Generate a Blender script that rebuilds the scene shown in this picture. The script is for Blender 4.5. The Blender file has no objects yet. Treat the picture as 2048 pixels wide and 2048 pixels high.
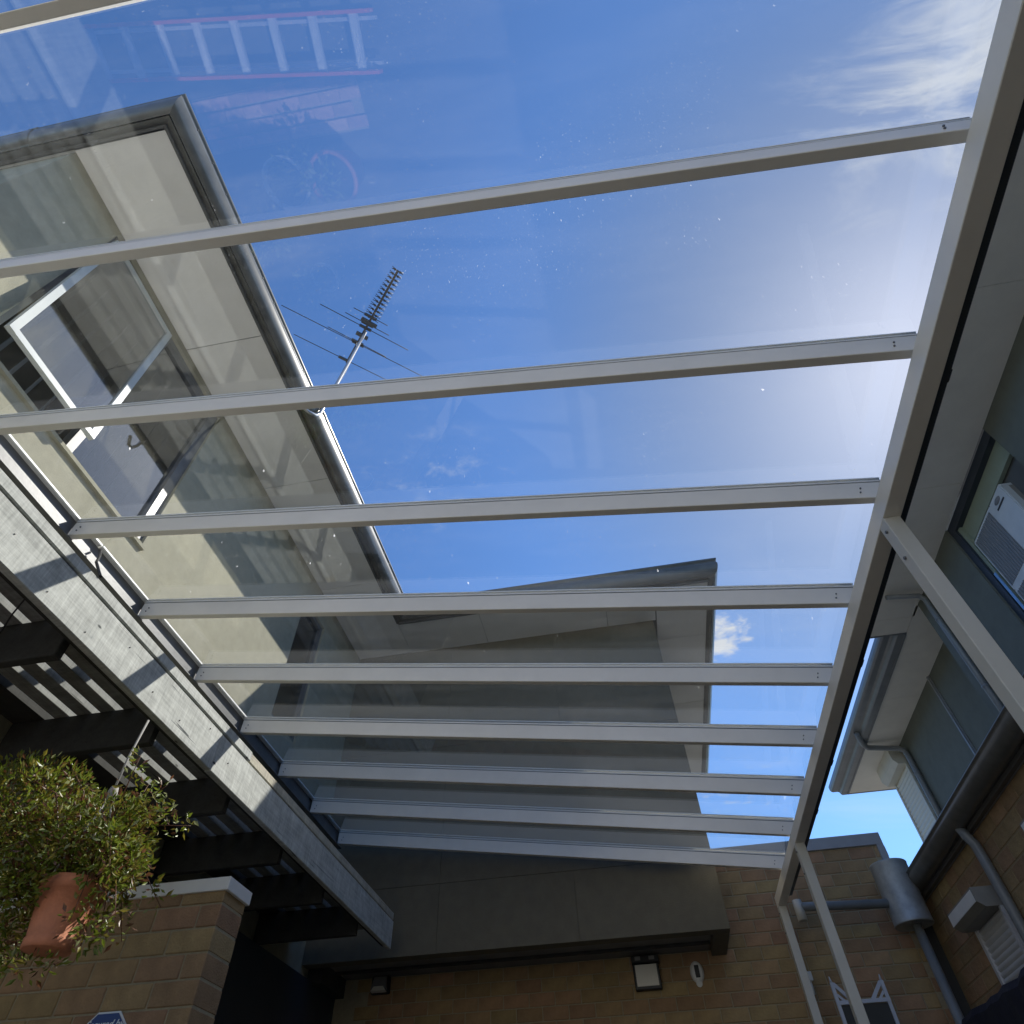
import bpy, bmesh, math, random
from mathutils import Vector, Matrix, Quaternion
random.seed(7)
S = bpy.context.scene
C = S.collection

# ------------------------------------------------------------------ camera
cam_d = bpy.data.cameras.new('camera')
cam = bpy.data.objects.new('camera', cam_d)
C.objects.link(cam)
cam_d.sensor_width = 36.0
cam_d.lens = 36.0 * 1253.4 / 2048.0
cam_d.clip_start = 0.05
cam_d.clip_end = 3000
RIGHT = Vector((0.98357, 0.17876, -0.02501))
DOWN = Vector((-0.15221, 0.74695, -0.64722))
FWD = Vector((-0.09702, 0.64040, 0.76189))
rot = Matrix((RIGHT, -DOWN, -FWD)).transposed()
cam.matrix_world = rot.to_4x4()            # the eye is the origin; the ground lies 1.5 m below it
S.camera = cam
GROUND = -1.5

# ------------------------------------------------------------------ sun, sky, exposure
SUN = Vector((0.663, 0.628, 1.0)).normalized()
sun_d = bpy.data.lights.new('sun', 'SUN')
sun_d.energy = 4.9
sun_d.angle = math.radians(0.53)
sun_d.color = (1.0, 0.95, 0.87)
sun = bpy.data.objects.new('sun', sun_d)
C.objects.link(sun)
sun.rotation_mode = 'QUATERNION'
sun.rotation_quaternion = SUN.to_track_quat('Z', 'Y')

w = bpy.data.worlds.new('World')
S.world = w
w.use_nodes = True
nt = w.node_tree
nt.nodes.clear()
N = nt.nodes.new
L = nt.links.new
def wmath(op, a, b=None, clamp=False):
    n = N('ShaderNodeMath'); n.operation = op; n.use_clamp = clamp
    for i, v in enumerate((a, b)):
        if v is None: continue
        if isinstance(v, (int, float)): n.inputs[i].default_value = v
        else: L(v, n.inputs[i])
    return n.outputs[0]
out = N('ShaderNodeOutputWorld')
bg = N('ShaderNodeBackground')
sky = N('ShaderNodeTexSky')
sky.sky_type = 'NISHITA'
sky.sun_disc = False
sky.sun_elevation = math.asin(SUN.z)
sky.sun_rotation = math.atan2(SUN.x, SUN.y)
sky.altitude = 60
sky.air_density = 1.15
sky.dust_density = 0.5
sky.ozone_density = 2.2
tc = N('ShaderNodeTexCoord')
sep = N('ShaderNodeSeparateXYZ')
L(tc.outputs['Generated'], sep.inputs[0])
zc = wmath('MAXIMUM', sep.outputs[2], 0.03)
px = wmath('DIVIDE', sep.outputs[0], zc)
py = wmath('DIVIDE', sep.outputs[1], zc)
comb = N('ShaderNodeCombineXYZ')
L(px, comb.inputs[0]); L(py, comb.inputs[1])
def blob(cx, cy, r):
    """soft disc on the cloud layer"""
    dx = wmath('SUBTRACT', px, cx); dy = wmath('SUBTRACT', py, cy)
    d = wmath('SQRT', wmath('ADD', wmath('MULTIPLY', dx, dx), wmath('MULTIPLY', dy, dy)))
    mr = N('ShaderNodeMapRange'); mr.interpolation_type = 'SMOOTHSTEP'
    L(d, mr.inputs[0]); mr.inputs[1].default_value = 0.0; mr.inputs[2].default_value = r
    mr.inputs[3].default_value = 1.0; mr.inputs[4].default_value = 0.0
    return mr.outputs[0]
def cloud_noise(scale, rotz, stretch, detail, rough, distort):
    mp = N('ShaderNodeMapping'); L(comb.outputs[0], mp.inputs[0])
    mp.inputs['Rotation'].default_value = (0, 0, rotz)
    mp.inputs['Scale'].default_value = (stretch, 1, 1)
    n = N('ShaderNodeTexNoise'); L(mp.outputs[0], n.inputs['Vector'])
    n.inputs['Scale'].default_value = scale; n.inputs['Detail'].default_value = detail
    n.inputs['Roughness'].default_value = rough; n.inputs['Distortion'].default_value = distort
    return n.outputs['Fac']
def ramp(v, a, b):
    mr = N('ShaderNodeMapRange'); mr.interpolation_type = 'SMOOTHSTEP'
    L(v, mr.inputs[0]); mr.inputs[1].default_value = a; mr.inputs[2].default_value = b
    return mr.outputs[0]
cirrus = cloud_noise(8.0, 0.9, 0.34, 12, 0.66, 1.3)
puff = cloud_noise(22, 0.2, 0.8, 8, 0.6, 0.3)
veil = cloud_noise(1.6, 0.4, 0.55, 6, 0.6, 0.7)
# wispy cirrus beside the sun, a small cumulus low down, thin veils everywhere else
c1 = wmath('MULTIPLY', ramp(wmath('ADD', cirrus, wmath('MULTIPLY', blob(0.66, 0.16, 0.42), 0.24)), 0.56, 0.84), blob(0.66, 0.13, 0.44))
c2 = ramp(wmath('ADD', puff, wmath('MULTIPLY', blob(0.315, 1.36, 0.17), 0.42)), 0.66, 0.98)
c3 = wmath('MULTIPLY', ramp(veil, 0.52, 0.9), 0.38)
c4 = wmath('MULTIPLY', ramp(puff, 0.5, 0.8), wmath('ADD', wmath('MULTIPLY', blob(-0.28, 0.72, 0.2), 0.35), wmath('MULTIPLY', blob(0.3, 2.3, 0.5), 0.45)))
cov = wmath('ADD', wmath('ADD', wmath('MULTIPLY', c1, 0.85), wmath('MULTIPLY', c2, 0.95)), wmath('ADD', c3, c4), True)
mix = N('ShaderNodeMix'); mix.data_type = 'RGBA'
tint = N('ShaderNodeMix'); tint.data_type = 'RGBA'; tint.blend_type = 'MULTIPLY'; tint.inputs[0].default_value = 1.0
L(sky.outputs[0], tint.inputs[6])
# clear blue away from the sun, whiter in the hazy aureole round it
dotn = N('ShaderNodeVectorMath'); dotn.operation = 'DOT_PRODUCT'; L(tc.outputs['Generated'], dotn.inputs[0]); dotn.inputs[1].default_value = tuple(SUN)
aur = ramp(dotn.outputs['Value'], 0.80, 1.0)
tmix = N('ShaderNodeMix'); tmix.data_type = 'RGBA'; L(aur, tmix.inputs[0])
tmix.inputs[6].default_value = (0.70, 1.03, 1.44, 1); tmix.inputs[7].default_value = (0.74, 0.79, 0.86, 1)
L(tmix.outputs[2], tint.inputs[7])
L(cov, mix.inputs[0]); L(tint.outputs[2], mix.inputs[6]); mix.inputs[7].default_value = (6.4, 6.6, 6.9, 1)
L(mix.outputs[2], bg.inputs[0]); bg.inputs[1].default_value = 0.10
L(bg.outputs[0], out.inputs[0])

S.view_settings.view_transform = 'Standard'
S.view_settings.look = 'None'
S.view_settings.gamma = 1.0
S.view_settings.use_curve_mapping = False
S.view_settings.exposure = 0.45
S.render.engine = 'CYCLES'
S.cycles.max_bounces = 10
S.cycles.diffuse_bounces = 5
S.cycles.glossy_bounces = 5
S.cycles.transmission_bounces = 6
S.cycles.transparent_max_bounces = 32
S.cycles.use_denoising = True
S.cycles.caustics_reflective = True
S.cycles.blur_glossy = 0.3

# ------------------------------------------------------------------ materials
MATS = {}
def mat(name, col, rough=0.6, var=0.12, scale=6.0, bump=0.0, bscale=60.0, metal=0.0, rnd=0.0, spec=0.5, stretch=None, col2=None):
    m = bpy.data.materials.new(name); m.use_nodes = True
    t = m.node_tree; b = t.nodes['Principled BSDF']
    b.inputs['Roughness'].default_value = rough
    b.inputs['Metallic'].default_value = metal
    b.inputs['Specular IOR Level'].default_value = spec
    co = t.nodes.new('ShaderNodeTexCoord')
    vec = co.outputs['Object']
    if stretch:
        mp = t.nodes.new('ShaderNodeMapping'); mp.inputs['Scale'].default_value = stretch
        t.links.new(vec, mp.inputs[0]); vec = mp.outputs[0]
    no = t.nodes.new('ShaderNodeTexNoise'); t.links.new(vec, no.inputs['Vector'])
    no.inputs['Scale'].default_value = scale; no.inputs['Detail'].default_value = 6; no.inputs['Roughness'].default_value = 0.65
    rp = t.nodes.new('ShaderNodeValToRGB')
    lo = col2 if col2 else tuple(c * (1 - var) for c in col)
    hi = col if col2 else tuple(min(1, c * (1 + var)) for c in col)
    rp.color_ramp.elements[0].color = (*lo, 1); rp.color_ramp.elements[1].color = (*hi, 1)
    rp.color_ramp.elements[0].position = 0.3; rp.color_ramp.elements[1].position = 0.7
    t.links.new(no.outputs['Fac'], rp.inputs[0])
    c = rp.outputs[0]
    if rnd:
        oi = t.nodes.new('ShaderNodeObjectInfo')
        hs = t.nodes.new('ShaderNodeHueSaturation')
        mr = t.nodes.new('ShaderNodeMapRange'); t.links.new(oi.outputs['Random'], mr.inputs[0])
        mr.inputs[3].default_value = 1 - rnd; mr.inputs[4].default_value = 1 + rnd
        t.links.new(mr.outputs[0], hs.inputs['Value']); t.links.new(c, hs.inputs['Color'])
        mh = t.nodes.new('ShaderNodeMath'); mh.operation = 'MULTIPLY_ADD'
        fr = t.nodes.new('ShaderNodeMath'); fr.operation = 'FRACT'
        ml = t.nodes.new('ShaderNodeMath'); ml.operation = 'MULTIPLY'; ml.inputs[1].default_value = 7.31
        t.links.new(oi.outputs['Random'], ml.inputs[0]); t.links.new(ml.outputs[0], fr.inputs[0])
        t.links.new(fr.outputs[0], mh.inputs[0]); mh.inputs[1].default_value = 0.035; mh.inputs[2].default_value = 0.4825
        t.links.new(mh.outputs[0], hs.inputs['Hue'])
        c = hs.outputs[0]
    t.links.new(c, b.inputs['Base Color'])
    if bump:
        n2 = t.nodes.new('ShaderNodeTexNoise'); t.links.new(vec, n2.inputs['Vector'])
        n2.inputs['Scale'].default_value = bscale; n2.inputs['Detail'].default_value = 5
        bp = t.nodes.new('ShaderNodeBump'); bp.inputs['Strength'].default_value = bump; bp.inputs['Distance'].default_value = 0.01
        t.links.new(n2.outputs['Fac'], bp.inputs['Height']); t.links.new(bp.outputs[0], b.inputs['Normal'])
    MATS[name] = m
    return m
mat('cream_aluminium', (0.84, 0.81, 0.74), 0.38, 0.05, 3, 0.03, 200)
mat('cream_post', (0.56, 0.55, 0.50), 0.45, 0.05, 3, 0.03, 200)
mat('channel_metal', (0.13, 0.135, 0.14), 0.4, 0.25, 5, 0.05, 40)
mat('white_trim', (0.78, 0.78, 0.75), 0.45, 0.06, 4)
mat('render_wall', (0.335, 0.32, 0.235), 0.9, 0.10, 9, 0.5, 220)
mat('soffit_white', (0.74, 0.73, 0.69), 0.75, 0.05, 3, 0.05, 150)
mat('gutter_grey', (0.115, 0.115, 0.105), 0.30, 0.25, 7, 0.02, 60, spec=0.6)
mat('fascia_grey', (0.10, 0.10, 0.095), 0.5, 0.15, 5)
mat('roof_metal', (0.22, 0.22, 0.22), 0.5, 0.1, 3)
mat('shaded_render', (0.155, 0.14, 0.102), 0.9, 0.10, 9, 0.5, 220)  # the left wall's render again, darkened so the back wall reads as shaded
mat('bounce_wall_pale', (0.80, 0.775, 0.70), 0.9, 0.1, 2, 0.3, 60)  # pale colour of the added wall that bounces sunlight
mat('block', (0.33, 0.22, 0.115), 0.88, 0.22, 7, 0.5, 90, rnd=0.13)
mat('mortar_tan', (0.28, 0.21, 0.115), 0.95, 0.1, 30, 0.4, 150)
mat('mortar', (0.36, 0.31, 0.21), 0.95, 0.1, 30, 0.4, 150)
mat('cap_grey', (0.33, 0.34, 0.36), 0.5, 0.1, 5)
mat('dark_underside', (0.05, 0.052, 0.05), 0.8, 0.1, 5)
mat('grey_lining', (0.22, 0.22, 0.21), 0.8, 0.1, 5)
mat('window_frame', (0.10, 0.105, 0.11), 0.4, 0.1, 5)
mat('sash_white', (0.47, 0.50, 0.49), 0.4, 0.05, 5)
mat('room_dark', (0.09, 0.095, 0.095), 0.9, 0.2, 2)
mat('blind_grey', (0.30, 0.32, 0.32), 0.8, 0.15, 8, rnd=0.15)
mat('dark_green_wall', (0.12, 0.132, 0.108), 0.75, 0.12, 4, 0.15, 150)
mat('pale_green_wall', (0.26, 0.31, 0.24), 0.75, 0.08, 4, 0.1, 150)
mat('dark_frame', (0.03, 0.04, 0.055), 0.5, 0.1, 4)
mat('pale_soffit', (0.76, 0.74, 0.66), 0.8, 0.05, 3, 0.05, 150)
mat('pipe_grey', (0.20, 0.215, 0.22), 0.35, 0.12, 5, spec=0.5)
mat('galvanised', (0.36, 0.38, 0.38), 0.5, 0.3, 6, 0.08, 25, metal=0.35)
mat('shutter_pale', (0.58, 0.57, 0.49), 0.5, 0.06, 6)
mat('shutter_grey', (0.52, 0.53, 0.54), 0.45, 0.06, 6)
mat('box_brown', (0.26, 0.25, 0.22), 0.6, 0.1, 6)
mat('ac_white', (0.55, 0.58, 0.58), 0.5, 0.06, 6)
mat('ac_grille', (0.20, 0.205, 0.21), 0.5, 0.1, 6)
mat('black_plastic', (0.015, 0.016, 0.018), 0.45, 0.15, 8)
mat('lamp_lens', (0.72, 0.70, 0.62), 0.35, 0.05, 8)
mat('antenna_metal', (0.07, 0.075, 0.08), 0.45, 0.1, 8)
mat('mast_metal', (0.5, 0.5, 0.5), 0.35, 0.1, 8, metal=0.6)
mat('terracotta', (0.47, 0.18, 0.095), 0.8, 0.15, 14, 0.2, 80)
mat('soil', (0.03, 0.022, 0.015), 1.0, 0.3, 30)
mat('sign_blue', (0.012, 0.02, 0.16), 0.35, 0.05, 8)
mat('sign_white', (0.75, 0.77, 0.8), 0.4, 0.03, 8)
mat('white_paint', (0.50, 0.54, 0.62), 0.45, 0.06, 8)
mat('navy_cloth', (0.012, 0.014, 0.03), 0.85, 0.3, 10, 0.3, 40)
mat('ground_concrete', (0.105, 0.10, 0.09), 0.9, 0.2, 2, 0.2, 40)
mat('paver', (0.52, 0.33, 0.27), 0.9, 0.2, 9, 0.3, 60, rnd=0.18)
mat('ladder_orange', (0.62, 0.10, 0.03), 0.45, 0.1, 8)
mat('aluminium', (0.72, 0.73, 0.75), 0.35, 0.06, 10, metal=0.4)
mat('pot_white', (0.75, 0.75, 0.73), 0.5, 0.05, 8)
mat('rope_grey', (0.30, 0.29, 0.27), 0.8, 0.1, 20)
mat('strip_blue', (0.18, 0.38, 0.72), 0.4, 0.15, 6)

def leaf_mat(name, col, col2):
    m = mat(name, col, 0.38, 0.2, 25, col2=col2)
    t = m.node_tree; b = t.nodes['Principled BSDF']
    tr = t.nodes.new('ShaderNodeBsdfTranslucent')
    src = b.inputs['Base Color'].links[0].from_socket
    t.links.new(src, tr.inputs[0])
    mx = t.nodes.new('ShaderNodeMixShader'); mx.inputs[0].default_value = 0.35
    t.links.new(b.outputs[0], mx.inputs[1]); t.links.new(tr.outputs[0], mx.inputs[2])
    t.links.new(mx.outputs[0], t.nodes['Material Output'].inputs[0])
leaf_mat('leaf_green', (0.24, 0.29, 0.03), (0.10, 0.15, 0.015))
leaf_mat('leaf_olive', (0.30, 0.25, 0.04), (0.15, 0.14, 0.02))
leaf_mat('leaf_red', (0.20, 0.085, 0.04), (0.12, 0.06, 0.03))
leaf_mat('leaf_pale', (0.40, 0.42, 0.22), (0.25, 0.3, 0.12))

def wood_mat(name, col, dark):
    """weathered grey hardwood: saw marks across the board, cracks and knots along it (grain runs along Y)"""
    m = bpy.data.materials.new(name); m.use_nodes = True
    t = m.node_tree; b = t.nodes['Principled BSDF']; b.inputs['Roughness'].default_value = 0.85
    NN, LL = t.nodes.new, t.links.new
    co = NN('ShaderNodeTexCoord')
    def noise(scl, scale, detail=6, rough=0.6, dist=0.0):
        mp = NN('ShaderNodeMapping'); mp.inputs['Scale'].default_value = scl
        LL(co.outputs['Object'], mp.inputs[0])
        n = NN('ShaderNodeTexNoise'); LL(mp.outputs[0], n.inputs['Vector'])
        n.inputs['Scale'].default_value = scale; n.inputs['Detail'].default_value = detail
        n.inputs['Roughness'].default_value = rough; n.inputs['Distortion'].default_value = dist
        return n.outputs['Fac']
    saw = noise((1, 9, 0.9), 7, 4, 0.7, 0.4)
    grain = noise((12, 0.5, 12), 6, 6, 0.7)
    blotch = noise((1, 1, 1), 9, 5, 0.6)
    crack = noise((6, 0.35, 14), 5, 3, 0.5, 0.6)
    a = NN('ShaderNodeMath'); a.operation = 'ADD'; LL(saw, a.inputs[0]); LL(grain, a.inputs[1])
    a2 = NN('ShaderNodeMath'); a2.operation = 'ADD'; LL(a.outputs[0], a2.inputs[0]); LL(blotch, a2.inputs[1])
    rp = NN('ShaderNodeValToRGB')
    rp.color_ramp.elements[0].position = 0.40; rp.color_ramp.elements[1].position = 0.62
    d = NN('ShaderNodeMath'); d.operation = 'DIVIDE'; LL(a2.outputs[0], d.inputs[0]); d.inputs[1].default_value = 3.0
    LL(d.outputs[0], rp.inputs[0])
    rp.color_ramp.elements[0].color = (*tuple(c * 0.52 for c in col), 1); rp.color_ramp.elements[1].color = (*col, 1)
    cr = NN('ShaderNodeMapRange'); LL(crack, cr.inputs[0]); cr.inputs[1].default_value = 0.285; cr.inputs[2].default_value = 0.31
    mx = NN('ShaderNodeMix'); mx.data_type = 'RGBA'
    LL(cr.outputs[0], mx.inputs[0]); mx.inputs[6].default_value = (*dark, 1); LL(rp.outputs[0], mx.inputs[7])
    vo = NN('ShaderNodeTexVoronoi'); vo.inputs['Scale'].default_value = 5.0
    mpv = NN('ShaderNodeMapping'); mpv.inputs['Scale'].default_value = (1, 0.45, 1); LL(co.outputs['Object'], mpv.inputs[0]); LL(mpv.outputs[0], vo.inputs['Vector'])
    kn = NN('ShaderNodeMapRange'); LL(vo.outputs['Distance'], kn.inputs[0]); kn.inputs[1].default_value = 0.03; kn.inputs[2].default_value = 0.05
    mk = NN('ShaderNodeMix'); mk.data_type = 'RGBA'; LL(kn.outputs[0], mk.inputs[0]); mk.inputs[6].default_value = (*dark, 1); LL(mx.outputs[2], mk.inputs[7])
    LL(mk.outputs[2], b.inputs['Base Color'])
    bp = NN('ShaderNodeBump'); bp.inputs['Strength'].default_value = 0.35; bp.inputs['Distance'].default_value = 0.006
    LL(d.outputs[0], bp.inputs['Height']); LL(bp.outputs[0], b.inputs['Normal'])
    MATS[name] = m
wood_mat('grey_timber', (0.62, 0.64, 0.60), (0.07, 0.08, 0.08))
wood_mat('slat_timber', (0.34, 0.35, 0.33), (0.05, 0.055, 0.05))
wood_mat('stained_timber', (0.05, 0.05, 0.045), (0.02, 0.02, 0.02))
wood_mat('pale_timber', (0.62, 0.58, 0.46), (0.2, 0.18, 0.14))

def glass_mat(name, tint, refl=1.0, dust=0.0, rough2=0.0):
    """thin clear sheet: Fresnel mirror over straight-through transmission, optionally dusty"""
    m = bpy.data.materials.new(name); m.use_nodes = True
    t = m.node_tree; t.nodes.clear(); NN, LL = t.nodes.new, t.links.new
    o = NN('ShaderNodeOutputMaterial')
    geo = NN('ShaderNodeNewGeometry')
    ior = NN('ShaderNodeMapRange'); LL(geo.outputs['Backfacing'], ior.inputs[0]); ior.inputs[3].default_value = 1.5; ior.inputs[4].default_value = 1 / 1.5
    fr = NN('ShaderNodeFresnel'); LL(ior.outputs[0], fr.inputs[0])
    mu = NN('ShaderNodeMath'); mu.operation = 'MULTIPLY'; mu.use_clamp = True; mu.inputs[1].default_value = refl; LL(fr.outputs[0], mu.inputs[0])
    tr = NN('ShaderNodeBsdfTransparent'); tr.inputs[0].default_value = (*tint, 1)
    gl = NN('ShaderNodeBsdfGlossy'); gl.inputs['Roughness'].default_value = 0.0; gl.inputs[0].default_value = (1, 1, 1, 1)
    base = tr.outputs[0]
    mx = NN('ShaderNodeMixShader'); LL(mu.outputs[0], mx.inputs[0]); LL(base, mx.inputs[1]); LL(gl.outputs[0], mx.inputs[2])
    res = mx.outputs[0]
    if dust:
        co = NN('ShaderNodeTexCoord')
        # grains and dried drops: small discs of uneven size, more of them in some areas
        total = None
        wob = NN('ShaderNodeTexNoise'); wob.inputs['Scale'].default_value = 90; LL(co.outputs['Object'], wob.inputs['Vector'])
        wm = NN('ShaderNodeVectorMath'); wm.operation = 'MULTIPLY_ADD'; LL(wob.outputs['Color'], wm.inputs[0]); wm.inputs[1].default_value = (0.012, 0.012, 0); LL(co.outputs['Object'], wm.inputs[2])
        area = NN('ShaderNodeTexNoise'); area.inputs['Scale'].default_value = 1.7; LL(co.outputs['Object'], area.inputs['Vector'])
        ar = NN('ShaderNodeMapRange'); LL(area.outputs['Fac'], ar.inputs[0]); ar.inputs[1].default_value = 0.42; ar.inputs[2].default_value = 0.68
        for sc_, thr, keep, opa in ((4.0, 0.018, 0.72, 0.8), (21.0, 0.034, 0.70, 0.5), (70.0, 0.075, 0.45, 0.32)):
            vo = NN('ShaderNodeTexVoronoi'); vo.voronoi_dimensions = '2D'; vo.inputs['Scale'].default_value = sc_; LL(wm.outputs[0], vo.inputs['Vector'])
            sx = NN('ShaderNodeSeparateColor'); LL(vo.outputs['Color'], sx.inputs[0])
            thrn = NN('ShaderNodeMath'); thrn.operation = 'MULTIPLY_ADD'; LL(sx.outputs[0], thrn.inputs[0]); thrn.inputs[1].default_value = thr * 1.6; thrn.inputs[2].default_value = -thr * 0.55
            ls = NN('ShaderNodeMath'); ls.operation = 'LESS_THAN'; LL(vo.outputs['Distance'], ls.inputs[0]); LL(thrn.outputs[0], ls.inputs[1])
            gt = NN('ShaderNodeMath'); gt.operation = 'GREATER_THAN'; LL(sx.outputs[1], gt.inputs[0]); gt.inputs[1].default_value = keep
            pr = NN('ShaderNodeMath'); pr.operation = 'MULTIPLY'; LL(ls.outputs[0], pr.inputs[0]); LL(gt.outputs[0], pr.inputs[1])
            p2 = NN('ShaderNodeMath'); p2.operation = 'MULTIPLY'; LL(pr.outputs[0], p2.inputs[0]); LL(ar.outputs[0], p2.inputs[1])
            p3 = NN('ShaderNodeMath'); p3.operation = 'MULTIPLY'; LL(p2.outputs[0], p3.inputs[0]); p3.inputs[1].default_value = opa
            if total is None: total = p3.outputs[0]
            else:
                ad = NN('ShaderNodeMath'); ad.operation = 'MAXIMUM'; LL(total, ad.inputs[0]); LL(p3.outputs[0], ad.inputs[1]); total = ad.outputs[0]
        # smeared dust film and run marks down the fall of the glass
        sm = NN('ShaderNodeTexNoise'); sm.inputs['Scale'].default_value = 3.0; sm.inputs['Detail'].default_value = 7; sm.inputs['Roughness'].default_value = 0.7
        smp = NN('ShaderNodeMapping'); smp.inputs['Scale'].default_value = (0.5, 2.2, 1); LL(co.outputs['Object'], smp.inputs[0]); LL(smp.outputs[0], sm.inputs['Vector'])
        smr = NN('ShaderNodeMapRange'); LL(sm.outputs['Fac'], smr.inputs[0]); smr.inputs[1].default_value = 0.45; smr.inputs[2].default_value = 0.8; smr.inputs[3].default_value = 0.0005; smr.inputs[4].default_value = 0.009
        ad2 = NN('ShaderNodeMath'); ad2.operation = 'MAXIMUM'; LL(total, ad2.inputs[0]); LL(smr.outputs[0], ad2.inputs[1]); total = ad2.outputs[0]
        sc2 = NN('ShaderNodeMath'); sc2.operation = 'MULTIPLY'; LL(total, sc2.inputs[0]); sc2.inputs[1].default_value = 1.0
        tl = NN('ShaderNodeBsdfTranslucent'); tl.inputs[0].default_value = (0.9, 0.9, 0.88, 1)
        m2 = NN('ShaderNodeMixShader'); LL(sc2.outputs[0], m2.inputs[0]); LL(res, m2.inputs[1]); LL(tl.outputs[0], m2.inputs[2])
        res = m2.outputs[0]
    LL(res, o.inputs[0])
    MATS[name] = m
glass_mat('roof_glass', (0.975, 0.982, 0.98), 1.35, dust=1)
glass_mat('window_glass', (0.62, 0.66, 0.66), 3.2)
glass_mat('dark_window_glass', (0.30, 0.34, 0.42), 1.2)

# ------------------------------------------------------------------ mesh helpers
def BM(): return bmesh.new()
def hexa(bm, p):
    v = [bm.verts.new(q) for q in p]
    for f in ((0, 3, 2, 1), (4, 5, 6, 7), (0, 1, 5, 4), (1, 2, 6, 5), (2, 3, 7, 6), (3, 0, 4, 7)):
        bm.faces.new([v[i] for i in f])
    return bm
def box(bm, x0, x1, y0, y1, z0, z1):
    return hexa(bm, ((x0, y0, z0), (x1, y0, z0), (x1, y1, z0), (x0, y1, z0), (x0, y0, z1), (x1, y0, z1), (x1, y1, z1), (x0, y1, z1)))
def bx(*a): return box(BM(), *a)
def bar(bm, a, b, wx, wz, up=(0, 0, 1)):
    """square bar from a to b"""
    a, b = Vector(a), Vector(b); d = (b - a).normalized(); u = Vector(up)
    s = d.cross(u)
    if s.length < 1e-4: s = d.cross(Vector((1, 0, 0)))
    s.normalize(); u = s.cross(d).normalized()
    s *= wx / 2; u *= wz / 2
    return hexa(bm, [a - s - u, a + s - u, a + s + u, a - s + u, b - s - u, b + s - u, b + s + u, b - s + u])
def tube(bm, pts, r, n=12, cap=True):
    pts = [Vector(p) for p in pts]; rings = []; prev = None
    for i, p in enumerate(pts):
        d = ((pts[min(i + 1, len(pts) - 1)] - p).normalized() + (p - pts[max(i - 1, 0)]).normalized()).normalized()
        if prev is None:
            s = d.cross(Vector((0, 0, 1)))
            if s.length < 1e-3: s = d.cross(Vector((0, 1, 0)))
            s.normalize()
        else:
            s = (prev - d * prev.dot(d)).normalized()
        prev = s; u = d.cross(s)
        rr = r[i] if isinstance(r, (list, tuple)) else r
        rings.append([bm.verts.new(p + (s * math.cos(6.28318 * k / n) + u * math.sin(6.28318 * k / n)) * rr) for k in range(n)])
    for a, b in zip(rings, rings[1:]):
        for k in range(n):
            f = bm.faces.new((a[k], a[(k + 1) % n], b[(k + 1) % n], b[k])); f.smooth = True
    if cap:
        bm.faces.new(rings[0][::-1]); bm.faces.new(rings[-1])
    return bm
def lathe(bm, c, prof, n=28):
    c = Vector(c); rings = []
    for r, z in prof:
        rings.append([bm.verts.new(c + Vector((r * math.cos(6.28318 * k / n), r * math.sin(6.28318 * k / n), z))) for k in range(n)])
    for a, b in zip(rings, rings[1:]):
        for k in range(n):
            f = bm.faces.new((a[k], a[(k + 1) % n], b[(k + 1) % n], b[k])); f.smooth = True
    return bm
def strip(bm, A, B, smooth=False, close=False):
    """skin two matching polylines"""
    va = [bm.verts.new(p) for p in A]; vb = [bm.verts.new(p) for p in B]
    k = len(A); rng = range(k if close else k - 1)
    for i in rng:
        j = (i + 1) % k
        f = bm.faces.new((va[i], va[j], vb[j], vb[i])); f.smooth = smooth
    return va, vb
def bevel(bm, w, seg=1):
    bmesh.ops.bevel(bm, geom=[e for e in bm.edges], offset=w, segments=seg, affect='EDGES', clamp_overlap=True)
    return bm
def rotpts(bm, centre, axis, ang):
    bmesh.ops.rotate(bm, cent=centre, matrix=Matrix.Rotation(ang, 3, axis), verts=bm.verts[:])
    return bm
def fixn(bm):
    bmesh.ops.recalc_face_normals(bm, faces=bm.faces[:]); return bm
ROOTLOC = {}
def mesh(name, bm, m, recalc=True):
    if recalc: fixn(bm)
    me = bpy.data.meshes.new(name); bm.to_mesh(me); bm.free()
    for k in (m if isinstance(m, (list, tuple)) else [m]): me.materials.append(MATS[k])
    return me
def place(o, parent, at=None):
    C.objects.link(o)
    loc = Vector(at) if at is not None else Vector((0, 0, 0))
    if parent is not None:
        o.parent = parent
        loc = loc - ROOTLOC.get(parent.name, Vector((0, 0, 0)))
    o.location = loc
    return o
def obj(name, bm, m, parent=None, label=None, recalc=True, at=None, stuff=False):
    o = bpy.data.objects.new(name, mesh(name, bm, m, recalc))
    place(o, parent, at)
    if label: o['label'] = label
    if stuff: o['kind'] = 'stuff'
    return o
def piece(name, me, parent, at):
    return place(bpy.data.objects.new(name, me), parent, at)
def thing(name, label, cat, loc=(0, 0, 0), group=None):
    o = bpy.data.objects.new(name, None); C.objects.link(o)
    o.empty_display_size = 0.2; o.location = loc; o['label'] = label; o['category'] = cat
    if group: o['group'] = group
    ROOTLOC[o.name] = Vector(loc)
    return o
def tag(o, label, cat, group=None, kind=None):
    if label: o['label'] = label
    if cat: o['category'] = cat
    if group: o['group'] = group
    if kind: o['kind'] = kind
    return o
def block_mesh(wx, wy, wz, ch=0.005):
    return mesh('block', bevel(bx(-wx / 2, wx / 2, -wy / 2, wy / 2, -wz / 2, wz / 2), ch), 'block')

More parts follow.
